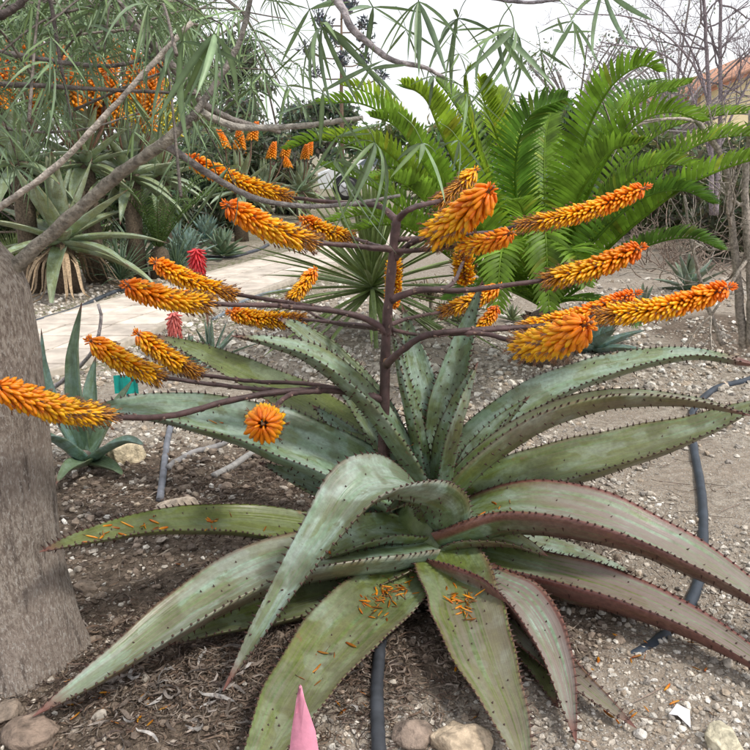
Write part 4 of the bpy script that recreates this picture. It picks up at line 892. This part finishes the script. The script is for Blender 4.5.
# small aloe by the trunk
sa = empty('aloe_plant', onG(84, 455), 'small dark green aloe with upright pointed leaves between trunk and pale cobble', 'aloe'); s0 = np.array(sa.location)
for li, (pts, wd, kk, oli) in enumerate([([(84, 450, 3.5), (76, 405, 3.52), (74, 355, 3.54), (82, 302, 3.55)], .055, .3, .5), ([(78, 450, 3.5), (56, 410, 3.5), (44, 370, 3.5), (41, 328, 3.5)], .04, .3, .1), ([(90, 452, 3.46), (104, 425, 3.5), (118, 402, 3.55), (134, 378, 3.6)], .045, .2, .5), ([(84, 458, 3.42), (60, 440, 3.3), (44, 436, 3.2), (36, 444, 3.1)], .05, .4, .1),
     ([(90, 458, 3.42), (108, 446, 3.34), (128, 440, 3.28), (146, 446, 3.2)], .045, .3, .3), ([(84, 460, 3.4), (78, 462, 3.25), (66, 470, 3.12), (56, 484, 3.05)], .05, .3, .7), ([(84, 450, 3.54), (90, 410, 3.6), (92, 380, 3.66), (96, 356, 3.7)], .05, .2, .4), ([(86, 458, 3.46), (100, 462, 3.36), (114, 468, 3.3), (124, 476, 3.24)], .045, .3, .8)]):
    P = np.array([W(*q) for q in pts])-s0; cb = CAM; CAM = CAM-s0; s = leaf_surface(P, wd, kk, (.3, .6), n=20, seed=li); CAM = cb
    mb = MB(); leaf_mesh(mb, s, (.1, oli, li*.13)); mb.build('leaf', M_agave, sa)
tag(tube(MB(), spline([W(36, 398, 3.7), W(64, 380, 3.65), W(92, 352, 3.6), W(101, 320, 3.6), W(98, 304, 3.6)], 20), np.linspace(.012, .007, 20), 7, (.3, .27, .27), .15).build('dead_stalk', M_twig), 'thin bent grey dead stalk leaning over the small aloe', 'stalk')
# teal plant label behind the big left leaf
g0 = onG(126, 415); mb = MB(); e = empty('plant_label', g0, 'teal plastic label half hidden behind the broad left aloe leaf', 'plant label'); c0 = W(126, 385, g0[1])-g0
pl = MB(); nn = 6
for i in range(nn):
    x0 = -.065+.13*i/(nn-1); pl.add([[x0, .012*math.sin(i*1.9), -.05], [x0, .012*math.sin(i*1.9), .052], [x0, .012*math.sin(i*1.9)+.003, -.05], [x0, .012*math.sin(i*1.9)+.003, .052]], np.zeros((0, 4), int), (.01, .30, .26))
pl.f = [np.array([[4*i, 4*i+4, 4*i+5, 4*i+1] for i in range(nn-1)]+[[4*i+2, 4*i+3, 4*i+7, 4*i+6] for i in range(nn-1)]+[[4*i+1, 4*i+5, 4*i+7, 4*i+3] for i in range(nn-1)]+[[0, 1, 3, 2], [20, 22, 23, 21]])]
o = pl.build('plate', M_plastic, e, smooth=False); o.location = tuple(c0); tube(mb, [[c0[0], .01, -.02], [c0[0], .01, c0[2]-.045]], .006, 6, (.02, .2, .18)); mb.build('stake', M_plastic, e)
# pink marker stake
g0 = np.array([W(303, 720, 1.3)[0], 1.3, 0]); h = W(298, 686, 1.3)[2]; mb = MB(); P = []
for z, wl, wr in ((-.05, .04, .05), (.1, .036, .046), (.25, .028, .036), (h-.1, .018, .028), (h-.03, .006, .010), (h, -.004, .0055)):
    cx = -.006*z/h
    P += [(cx-wl, 0, z), (cx+.0, .009 if z < h-.01 else .001, z), (cx+wr, -.003, z), (cx-wl, .003, z), (cx, .012 if z < h-.01 else .004, z), (cx+wr, 0, z)]
f = []
for i in range(5):
    a = i*6; c_ = a+6; f += [[a, a+1, c_+1, c_], [a+1, a+2, c_+2, c_+1], [a+4, a+3, c_+3, c_+4], [a+5, a+4, c_+4, c_+5], [a+3, a, c_, c_+3], [a+2, a+5, c_+5, c_+2]]
f += [[30, 31, 34, 33], [31, 32, 35, 34]]
o = mb.add(P, np.array(f), (.88, .36, .50)).build('marker_stake', M_plastic); o.location = tuple(g0); tag(o, 'pink pointed plastic marker stake at the bottom of the picture', 'marker stake')
# red flowered small aloes
def tubeflower(parent, c, L_, col, n, sc, seed):
    r = np.random.default_rng(seed); mb = MB()
    for i in range(n):
        f = i/n; a = i*2.4; h = np.array([math.cos(a), math.sin(a), 0]); p = c+np.array([0, 0, L_*(f-.5)]); l = sc*(1.15-.6*f); e = -1.25+1.5*f**3
        d = h*math.cos(e)+np.array([0, 0, math.sin(e)])
        tube(mb, [p, p+h*l*.3+[0, 0, .01], p+h*l*.3+d*l*.5, p+h*l*.3+d*l], [.005, .008, .008, .004], 5, np.array(col)*(.7+.5*r.random()))
    o = mb.build('flower_head', M_floret, parent); o['kind'] = 'stuff'; return o
for i, (bx, by, Y, top, col, lab, nlv) in enumerate([(212, 352, 5.3, (197, 262), (.72, .04, .05), 'small aloe with a bright red drooping flower head beside the path', 14), (190, 350, 5.0, (174, 322), (.60, .14, .12), 'small aloe with a dull pink drooping flower head below the orange spikes', 12)]):
    b0 = np.array([W(bx, by, Y)[0], Y, 0.]); e = rosette('aloe_plant', b0, lab, 'aloe', nlv, .30 if i == 0 else .26, .022, M_agave, (.5, 1.45), (-.3, .1), (.3, .5), .1, .3, .06, 40+i)
    tp = W(*top, Y)-b0; mb = MB(); tube(mb, spline([[0, 0, 0], [tp[0]*.35, .01, tp[2]*.5], tp], 12), np.linspace(.009, .006, 12), 6, (.2, .1, .07)); mb.build('flower_stem', M_stalk, e)
    tubeflower(e, tp, .15 if i == 0 else .1, col, 70 if i == 0 else 46, .085 if i == 0 else .07, i)
# yucca with narrow blades behind the stem
yp = W(378, 262, 6.0)
for i, (px, py, Y, n_, L_, lab) in enumerate([(372, 262, 6.2, 120, 1.05, 'yucca with a dense fan of narrow grey green blades behind the flower stem')]):
    rosette('yucca', (W(px, py, Y)[0], Y, .30), lab, 'yucca', n_, L_, .021, M_yucca, (-.45, 1.5), (-.25, .0), (.4, .6), .0, .55, .12, 60+i, nvar=8, thick=.1, prof=([0, .1, .5, .8, 1], [.6, .9, 1, .7, .05]))
# dried branchy succulent and pale little rosettes right of the stem
e = empty('dried_succulent', gp(430, 325), 'dead brown branching succulent in front of the cycad', 'dead plant'); r = np.random.default_rng(8); mb = MB(); mb2 = MB()
tube(mb, [[0, 0, -.02], [.01, 0, .12], [0, 0, .24]], [.02, .018, .015], 8, (.3, .25, .2), .2); mb.build('stem', M_twig, e)
for i in range(60):
    a = r.random()*6.28; el_ = r.random()*1.4; d = np.array([math.cos(a)*math.cos(el_), math.sin(a)*math.cos(el_), math.sin(el_)]); l = .08+.12*r.random(); q = np.array([-.005, 0, .2+.05*r.random()])
    tube(mb2, spline([q, q+d*l*.6, q+d*l+np.array([0, 0, -.03*r.random()]), q+d*l*1.05+(r.random(3)-.5)*.07], 7), np.linspace(.006, .004, 7), 5, np.array([.32, .25, .18])*(.5+.8*r.random()))
o = mb2.build('branches', M_twig, e); o['kind'] = 'stuff'
for i, (px, py) in enumerate([(442, 318), (458, 324), (428, 326), (470, 316), (512, 322)]):
    rosette('succulent', gp(px, py), 'little pale green succulent rosette on the gravel below the cycad', 'succulent', 26, .14, .013, M_aloe_far, (.2, 1.3), (-.2, .1), (.3, .4), .05, .5, .04, 70+i, group='little pale succulents below the cycad')
rosette('agave', gp(592, 352), 'blue agave with wide leaves peeping out under the front orange spike', 'agave', 14, .36, .055, M_agave, (.2, 1.1), (-.4, .1), (.3, .5), .1, .05, .06, 81, rot0=.6)
rosette('agave', gp(688, 292), 'green agave with dark outer leaves under the bare shrub', 'agave', 16, .42, .045, M_agave, (.1, 1.35), (-.35, .15), (.3, .5), .2, .4, .08, 83)
rosette('agave', gp(640, 316), 'small dull agave behind the upper right orange spike', 'agave', 12, .3, .035, M_agave, (.2, 1.2), (-.3, .1), (.3, .5), .3, .45, .05, 84)
# flowering aloes far left
def far_aloe(loc_, hgt, L_, nsp, label, seed, spl=.42, cols=((.80, .19, .01), (.88, .33, .015))):
    r = np.random.default_rng(seed); e = rosette('aloe_plant', (loc_[0], loc_[1], hgt), label, 'aloe', 24, L_, .07, M_aloe_far, (-.3, 1.4), (-.7, .2), (.25, .5), .1, .3, .15, seed, group='orange flowering aloes beyond the path')
    mb = MB(); tube(mb, [[0, 0, -hgt-.05], [0, 0, -hgt*.5], [0, 0, .1]], [.12, .1, .1], 10, (.13, .1, .07), .25); mb.build('trunk', M_twig, e)
    for k in range(nsp):
        a = k*2.4+r.random(); h = np.array([math.cos(a), math.sin(a), 0]); rad = .15+.35*r.random(); b0 = np.array([0, 0, .1]); b1 = b0+h*rad+[0, 0, .5+.3*r.random()]; b2 = b1+h*.12+[0, 0, spl]
        mb = MB(); tube(mb, spline([b0, (b0+b1)/2+h*.08, b1], 8), .012, 6, (.16, .09, .06)); st_ = mb.build('flower_stem', M_stalk, e)
        mb = MB(); 
        for i in range(90):
            s = i/90; aa = i*2.4; q = b1+(b2-b1)*s; hh = np.array([math.cos(aa), math.sin(aa), 0]); l = .1*(1.15-.7*s); d = nrm(hh*.9+np.array([0, 0, -.5+1.1*s]))
            c = np.array(cols[1])*(1-s)+np.array(cols[0])*s; tube(mb, [q, q+d*l*.6, q+d*l], [.01, .017, .008], 5, c*(.75+.5*r.random()))
        o = mb.build('flower_spike', M_floret, e); o['kind'] = 'stuff'
for i, (px, Y, hgt, nsp, lab, cl) in enumerate([(18, 8.2, 1.2, 14, 'flowering aloe with upright orange spikes nearest the left edge', 0), (84, 8.8, 1.18, 14, 'flowering aloe with orange spikes behind the slanting pale branch', 0), (128, 9.2, 1.05, 11, 'flowering aloe with orange spikes in the gap beneath the top leaf', 0), (158, 10.6, 1.0, 5, 'flowering aloe with yellow green spikes beside the branch fork', 1), (262, 15, .55, 3, 'far flowering aloe with pale orange spikes left of the parked car', 0), (300, 17, .5, 3, 'far flowering aloe with rusty spikes in front of the parked car', 0), (238, 13, .7, 3, 'far flowering aloe with orange spikes above the path bend', 0)]):
    far_aloe((W(px, 150, Y)[0], Y), hgt, .7, nsp, lab, 200+i, .42 if i < 4 else .22, cols=((.62, .55, .03), (.75, .62, .05)) if cl else ((.80, .19, .01), (.88, .33, .015)))

# ================================================================== leafy shrubs and trees behind
def leafcloud(mb, clumps, N, ls, lw, col, r, droop=.2):
    clumps = np.array(clumps, float); wt = clumps[:, 3]**2; k = r.choice(len(clumps), N, p=wt/wt.sum()); d = nrm(r.normal(size=(N, 3)))
    P = clumps[k, :3]+d*(clumps[k, 3]*(r.random(N)**.45))[:, None]*np.array([1, 1, .8])
    t = nrm(r.normal(size=(N, 3))+np.array([0, 0, -droop])); s = nrm(np.cross(t, r.normal(size=(N, 3)))); l = ls*(.6+.8*r.random(N))[:, None]; w_ = lw*(.6+.8*r.random(N))[:, None]; nn = np.cross(s, t)
    V = np.stack([P, P+t*l*.5+s*w_+nn*w_*.3, P+t*l+nn*l*-.1, P+t*l*.5-s*w_+nn*w_*.3], 1).reshape(-1, 3)
    b_ = 4*np.arange(N)[:, None]; fs = np.concatenate([b_+[0, 1, 2], b_+[0, 2, 3]])
    shade = (.7+.6*r.random((len(clumps), 1)))[k]*(.7+.6*r.random((N, 1)))
    c = np.array(col)*shade*np.array([1, 1, 1])*(1+.15*r.normal(size=(N, 3))); mb.add(V, fs, np.repeat(np.clip(c, .005, 1), 4, 0))
def tree_(name, loc_, h, rad, label, cat, col, N, ls, lw, seed, trunk=.1, group=None, nclump=22, low=.15, flat=1., tcol=(.16, .13, .11), clr=.22, tend=.08):
    r = np.random.default_rng(seed); e = empty(name, loc_, label, cat, group); cl = []; mbt = MB()
    top = np.array([0, 0, h*.55]); tube(mbt, spline([[0, 0, -.1], [.05*h*r.normal()*.4, 0, h*.3], top], 10), np.linspace(trunk, trunk*.5, 10), 8, tcol, .15)
    for i in range(nclump):
        a = r.random()*6.28; z = h*(low+(1-low)*r.random()); f = math.sqrt(max(.08, 1-((z/h-.55)/.55)**2)); rr_ = rad*f*(.35+.65*r.random())
        c = np.array([math.cos(a)*rr_, math.sin(a)*rr_, z*flat]); cr_ = rad*clr*(1+r.random()); cl.append([*c, cr_])
        st_ = np.array([0, 0, h*.12+z*.35]); tube(mbt, spline([st_, (st_+c)/2+[0, 0, .1*h*r.random()], c], 8), np.linspace(trunk*.4, trunk*tend, 8), 5, tcol, .15)
    mbt.build('trunk', M_twig, e); mb = MB(); leafcloud(mb, cl, N, ls, lw, col, r); o = mb.build('crown', M_fol, e); o['kind'] = 'stuff'; return e
def gx(px, Y): return (float(W(px, 150, Y)[0]), Y, 0)
tree_('tree', gx(30, 15), 5.6, 2.4, 'grey green narrow leaved tree filling the top left corner', 'tree', (.24, .29, .18), 5500, .22, .016, 1, .14, 'trees behind the garden')
tree_('tree', gx(130, 18), 5.2, 2.2, 'pale green feathery tree behind the bottle tree fork', 'tree', (.26, .31, .19), 4500, .24, .018, 2, .14, 'trees behind the garden')
tree_('tree', gx(-70, 13), 6, 2.2, 'olive green tree cut off by the left edge', 'tree', (.2, .24, .13), 4500, .22, .02, 3, .14, 'trees behind the garden')
tree_('tree', gx(330, 40), 3.4, 1.5, 'dark green rounded tree behind the parked car', 'tree', (.13, .17, .11), 3000, .3, .09, 4, .2, 'trees behind the garden')
tree_('tree', gx(290, 46), 3.6, 2.0, 'dark tree at the back above the far orange flowers', 'tree', (.15, .18, .13), 3000, .32, .09, 5, .2, 'trees behind the garden')
tree_('tree', gx(225, 34), 5.2, 2.2, 'grey green tree at the back seen through hanging leaves', 'tree', (.16, .19, .13), 6000, .3, .06, 6, .2, 'trees behind the garden')
tree_('tree', gx(575, 24), 4.6, 3.6, 'thin grey airy tree behind the tallest cycad fronds', 'tree', (.2, .23, .17), 1700, .085, .024, 7, .09, 'trees behind the garden', 70, .3, clr=.06, tend=.18, tcol=(.3, .27, .27))
tree_('tree', gx(670, 26), 5.6, 3.4, 'sparse twiggy tree in front of the cream house', 'tree', (.2, .22, .16), 1300, .085, .024, 8, .09, 'trees behind the garden', 70, .3, clr=.06, tend=.18, tcol=(.3, .27, .27))
for i, (px, Y, h, rad, col, ls, lw, lab) in enumerate([(10, 11.6, 1.5, 1.0, (.12, .17, .08), .2, .018, 'dark shrub behind the broad pale aloe'), (95, 12.4, 1.5, 1.1, (.13, .19, .08), .18, .02, 'green shrub under the orange flowering aloes'), (165, 13.5, 1.6, 1.0, (.11, .15, .09), .2, .02, 'grey green shrub behind the agaves'), (225, 15, 1.5, 1.1, (.12, .15, .085), .2, .02, 'olive shrub beside the far bend of the path'), (275, 19, 1.2, 1.0, (.2, .2, .13), .2, .03, 'pale dry shrub left of the car'),
     (440, 17, 1.7, 1.6, (.16, .22, .08), .2, .04, 'dark shrub behind the left cycad fronds'), (520, 15, 1.9, 1.6, (.14, .2, .09), .2, .04, 'shrub behind the middle cycad fronds'), (620, 15, 1.5, 1.5, (.15, .18, .09), .2, .035, 'shrub behind the lower right cycad fronds'), (700, 13, 1.5, 1.3, (.10, .12, .06), .16, .03, 'grey green bush below the cream house'), (760, 11, 1.4, 1.2, (.11, .12, .07), .14, .025, 'straggly bush at the right edge'), (800, 15, 2.0, 2, (.09, .12, .06), .2, .035, 'bush cut off by the right edge behind the bare stems')]):
    tree_('shrub', gx(px, Y), h, rad, lab, 'shrub', col, 4200, ls, lw, 30+i, .05, 'shrubs behind the garden', 16, .1)
# agave flower stalk against the sky
e = empty('agave_flower_stalk', gx(342, 30), 'tall dark agave flower stalk with tufted side branches against the sky', 'agave stalk'); r = np.random.default_rng(4); mb = MB(); H = 7.2
tube(mb, [[0, 0, 0], [0, 0, H*.5], [.05, 0, H]], [.09, .06, .02], 8, (.2, .14, .1)); mb.build('stem', M_twig, e)
for i in range(16):
    a = i*2.4; z = H*(.50+.48*i/16); h = np.array([math.cos(a), math.sin(a), 0]); l = 1.25*(1.1-.8*i/16); c = np.array([0, 0, z])+h*l+[0, 0, .25]
    mb = MB(); tube(mb, spline([[0, 0, z], np.array([0, 0, z])+h*l*.6+[0, 0, .05], c], 7), .025, 5, (.2, .15, .12)); b_ = mb.build('branch', M_twig, e)
    mb = MB(); leafcloud(mb, [[*(c+[0, 0, .05]), .30]], 90, .18, .035, (.12, .13, .14), r, -.6); o = mb.build('flower_tuft', M_fol, b_); o['kind'] = 'stuff'

# ------------------------------------------------------------------ bare shrubs on the right
def grow(mb, p, d, l, r_, depth, rg, col, spread=.55, up=.15):
    n_ = 5; pts = [p]; dd = d
    for i in range(n_): dd = nrm(dd+rg.normal(size=3)*.16+np.array([0, 0, up*.2])); pts.append(pts[-1]+dd*l/n_)
    tube(mb, pts, np.linspace(r_, r_*.62, n_+1), 6 if r_ > .008 else 4, np.array(col)*(.75+.5*rg.random()), .12)
    if depth > 0:
        for k in range(rg.integers(2, 4)):
            i = rg.integers(2, n_+1); grow(mb, pts[i], nrm(dd+rg.normal(size=3)*spread+np.array([0, 0, up])), l*(.55+.25*rg.random()), r_*.55, depth-1, rg, col, spread, up)
def bare(loc_, stems, label, seed, depth=3, col=(.27, .22, .2), name='bare_shrub', cat='bare shrub', spread=.55):
    e = empty(name, loc_, label, cat); rg = np.random.default_rng(seed); l0 = np.array(loc_, float)
    for pts, r0, r1, nb in stems:
        P = spline(np.array([W(*q) for q in pts]), 24)-l0; mb = MB(); tube(mb, P+(rg.random((24, 3))-.5)*r0*.3, np.linspace(r0, r1, 24), 8, np.array(col)*(.8+.4*rg.random((24, 1))), .12); st_ = mb.build('stem', M_twig, e)
        mb = MB()
        for k in range(nb):
            i = rg.integers(6, 24); T = P[min(23, i+1)]-P[i-1]; grow(mb, P[i], nrm(nrm(T)*.5+rg.normal(size=3)*.8+[0, 0, .2]), .22+.4*rg.random(), r1*.7, depth-1, rg, col, spread)
        if nb: mb.build('branches', M_twig, st_)['kind'] = 'stuff'
    return e
bare(gp(742, 346), [([(744, 348, 5.45), (738, 290, 5.45), (732, 230, 5.45), (726, 170, 5.4), (705, 130, 5.35), (690, 118, 5.3)], .034, .016, 5), ([(752, 346, 5.4), (750, 270, 5.4), (745, 190, 5.4), (752, 110, 5.4)], .036, .02, 5), ([(722, 345, 5.5), (706, 300, 5.5), (692, 245, 5.5), (684, 195, 5.5)], .018, .008, 6)], 'bare grey stemmed shrub with knobbly upright trunks at the right edge', 3, 3, (.33, .29, .25))
bare(gx(716, 9), [([(712, 215, 9), (710, 120, 9), (706, 40, 9), (702, -40, 9)], .03, .015, 16), ([(716, 215, 9), (720, 120, 9), (720, 40, 9), (722, -40, 9)], .03, .015, 16), ([(714, 170, 9), (690, 90, 9), (664, 55, 9), (600, 42, 9)], .016, .006, 14), ([(716, 150, 9), (745, 90, 9), (770, 50, 9)], .016, .008, 10), ([(712, 130, 9), (700, 70, 9.3), (672, 20, 9.4), (640, -10, 9.4)], .014, .006, 14), ([(714, 120, 9), (690, 60, 9), (640, 20, 8.8), (570, 14, 8.8)], .012, .005, 12)], 'tall leafless sapling with twin purple grey stems before the house', 11, 4, (.26, .22, .24), 'bare_tree', 'bare tree')
e = empty('dry_thicket', gp(690, 270), 'tangle of dry brown twigs under the right hand fronds', 'dry brush'); rg = np.random.default_rng(12); mb = MB()
for k in range(60):
    p0 = np.array([rg.normal()*.45, rg.normal()*.5, 0]); grow(mb, p0, nrm([rg.normal()*.9, rg.normal()*.5, .9]), .25+.35*rg.random(), .008, 2, rg, (.27, .21, .17), .7, .05)
mb.build('twigs', M_twig, e)['kind'] = 'stuff'

# ================================================================== hoses
def pipe(pts, r0, label, col, name='irrigation_pipe', group=None, lift=.6, n=60, sink=0.):
    P = []
    for q in pts: g = onG(q[0], q[1]); P.append([g[0], g[1], 0])
    P = spline(np.array(P), n); P[:, 2] = hz(P[:, 0], P[:, 1]); 
    k = np.ones(7)/7; P[:, 2] = np.convolve(np.pad(P[:, 2], 3, 'edge'), k, 'valid')+r0*lift-sink*np.linspace(0, 1, n)**14
    mb = MB(); tube(mb, P, r0*(1+.03*np.sin(np.arange(n)*1.3)), 12, np.array(col)[None]*(.85+.3*rng.random((n, 1)))); return tag(mb.build(name, M_pipe), label, 'pipe', group)
PB = (.03, .04, .056)
pipe([(790, 360), (750, 380), (715, 390), (692, 415), (694, 450), (702, 500), (702, 560), (692, 600), (664, 635), (625, 656), (590, 664)], .0192, 'thick blue black irrigation pipe looping over the gravel at the right', PB, lift=.35, n=120, sink=.05)
pipe([(380, 770), (378, 735), (377, 690), (380, 650), (385, 610)], .018, 'black irrigation pipe running straight towards the viewer under the front leaves', (.045, .05, .06))
pipe([(160, 502), (164, 470), (168, 440), (176, 415)], .016, 'upright looking grey pipe beside the pale cobble', (.16, .17, .2))
pipe([(168, 470), (190, 456), (222, 446), (250, 430)], .014, 'grey weathered pipe curving beneath the broad left leaf', (.25, .24, .24))
pipe([(214, 478), (236, 466), (262, 450)], .016, 'short grey pipe end poking out below the broad left leaf', (.27, .26, .25))
pipe([(-20, 345), (40, 322), (75, 311), (105, 297), (132, 288)], .022, 'dark pipe lying along the far edge of the path', (.06, .07, .085))
pipe([(150, 262), (190, 258), (230, 258), (255, 252), (268, 246)], .026, 'dark pipe on the verge behind the red flower head', (.06, .065, .08))
pipe([(214, 320), (240, 304), (268, 294), (300, 290)], .016, 'blue grey pipe behind the small red flowered aloes', (.16, .19, .22))
# white scrap
g0 = onG(680, 718); P = np.array([[-.03, .0, .012], [.0, .028, .022], [.032, .02, .008], [.012, -.04, .004], [-.012, -.012, .018], [.008, .004, .024]]); f = np.array([[0, 4, 5], [0, 5, 1], [1, 5, 2], [2, 5, 3], [3, 5, 4]])
o = MB().add(np.vstack([P, P-[0, 0, .0012]]), np.vstack([f, f[:, ::-1]+6]), (.78, .75, .77)).build('paper_scrap', M_plastic, smooth=False); o.location = tuple(g0); tag(o, 'crumpled white paper scrap on the gravel at the lower right', 'paper scrap')

# ================================================================== parked car
cx = gx(392, 25); car = empty('parked_car', (cx[0], 25, 0), 'silver white parked car glimpsed behind the hanging leaves', 'car')
prof = [(-2.15, .32), (-2.2, .55), (-2.12, .80), (-1.75, .93), (-1.15, 1.0), (-.55, 1.38), (-.1, 1.5), (.8, 1.52), (1.5, 1.42), (2.0, 1.05), (2.15, .95), (2.18, .4), (2.1, .3)]
m = len(prof); V = []; 
for yy, sx, in ((-.84, .985), (-.74, 1.), (.74, 1.), (.84, .985)):
    for (x, z) in prof: V.append((x*sx, yy*(1 if z < 1.0 else (.86 if z > 1.3 else .95)), z if abs(yy) < .8 else (z-.03 if z > .4 else z)))
f = []
for a in range(3):
    for i in range(m): j = (i+1) % m; f.append([a*m+i, a*m+j, (a+1)*m+j, (a+1)*m+i])
mb = MB(); mb.add(V, np.array(f), (.66, .68, .70))
for a in (0, 3):
    c_ = len(V)+(0 if a == 0 else 0)
cen = MB()
mb.add([V[i] for i in range(m)]+[(0, -.84, .75)], np.array([[i, m, (i+1) % m] for i in range(m)]), (.66, .68, .70))
mb.add([V[3*m+i] for i in range(m)]+[(0, .84, .75)], np.array([[i, (i+1) % m, m] for i in range(m)]), (.66, .68, .70)); mb.build('body', M_paint, car)
for (xa, xb, xc, xd) in ((-1.02, -.52, .0, .0), (.08, .08, .85, .85), (.93, .93, 1.75, 1.42)):
    MB().add([(xa, -.853, 1.0), (xc if xc != .0 else .0, -.853, 1.0), (xd, -.755, 1.4), (xb, -.755, 1.36)], np.array([[0, 1, 2, 3]]), (.05, .07, .08)).build('side_window', M_glass, car)
MB().add([(-1.19, -.72, 1.02), (-1.19, .72, 1.02), (-.6, .62, 1.37), (-.6, -.62, 1.37)], np.array([[0, 1, 2, 3]]), (.3, .38, .42)).build('windscreen', M_glass, car)
for x in (-1.35, 1.35):
    for yy in (-.8, .8):
        e = empty('wheel'); e.parent = car; e.location = (x, yy, .32)
        mb = MB(); P = np.c_[np.zeros(4), np.array([-.11, -.09, .09, .11]), np.zeros(4)]; tube(mb, P, [.26, .32, .32, .26], 24, (.02, .02, .022)); mb.build('tyre', M_pipe, e)
        mb = MB(); tube(mb, [[0, -.115, 0], [0, -.105, 0]], [.2, .21], 20, (.55, .56, .58)); tube(mb, [[0, .105, 0], [0, .115, 0]], [.21, .2], 20, (.55, .56, .58))
        for q in range(5): a = q*1.257; tube(mb, [[0, -.125, 0], [math.cos(a)*.19, -.122, math.sin(a)*.19]], [.03, .022], 5, (.2, .2, .21))
        mb.build('rim', M_paint, e)
for yy in (-.62, .62): mb = MB(); box(mb, (-2.12, yy, .7), (.12, .3, .14), (.8, .82, .85)); mb.build('headlight', M_glass, car)
for x in (-1.35, 1.35): mb = MB(); tube(mb, [[x, -.8425, .33], [x, -.846, .33]], [.41, .4], 24, (.012, .012, .014)); mb.build('wheel_arch', M_pipe, car)

# ================================================================== house
hx = float(W(728, 100, 34)[0]); house = empty('house', (hx, 34, 0), 'cream walled house with red clay tile roof behind the bare stems', 'house')
wl = 9.; dp = 7.; eh = 3.7
mb = MB(); x0 = -1.1
mb.add([(x0, 0, -.2), (x0+wl, 0, -.2), (x0+wl, dp, -.2), (x0, dp, -.2), (x0, 0, eh), (x0+wl, 0, eh), (x0+wl, dp, eh), (x0, dp, eh), (x0+wl/2, 0, eh+1.9), (x0+wl/2, dp, eh+1.9)],
       [np.array([[0, 1, 5, 4], [1, 2, 6, 5], [2, 3, 7, 6], [3, 0, 4, 7]]), np.array([[4, 5, 8], [6, 7, 9]])], (.78, .66, .42)); mb.build('wall', M_wall, house, smooth=False)
rf = empty('roof'); rf.parent = house
for sg in (-1, 1):
    sl = nrm(np.array([-sg*wl/2, 0, 1.9])); e0 = np.array([x0+wl/2+sg*(wl/2+.5), 0, eh-.2]); ln = math.hypot(wl/2+.5, 2.1)
    mb = MB(); nn_ = np.array([sg*1.9, 0, wl/2]); nn_ = nrm(nn_)
    base = [e0+np.array([0, -.5, 0]), e0+sl*ln+np.array([0, -.5, 0]), e0+sl*ln+np.array([0, dp+.5, 0]), e0+np.array([0, dp+.5, 0])]
    mb.add(base+[q-nn_*.15 for q in base], np.array([[0, 1, 2, 3], [7, 6, 5, 4], [0, 4, 5, 1], [3, 2, 6, 7], [0, 3, 7, 4], [1, 5, 6, 2]]), (.30, .13, .075)); mb.build('roof_slope', M_tile, rf, smooth=False)
    mb = MB()
    for k in range(36):
        yk = -.45+k*.222; tube(mb, [e0+np.array([0, yk, 0])+nn_*.02-sl*.05, e0+sl*ln+np.array([0, yk, 0])+nn_*.02], .085, 7, np.array([.46, .25, .17])*(.75+.5*rng.random()))
    mb.build('tile_rows', M_tile, rf)['kind'] = 'stuff'
print('OBJECTS', len(bpy.data.objects), 'TRIS', sum(len(m_.loop_triangles) if m_.loop_triangles else len(m_.loops)-2*len(m_.polygons) for m_ in bpy.data.meshes))
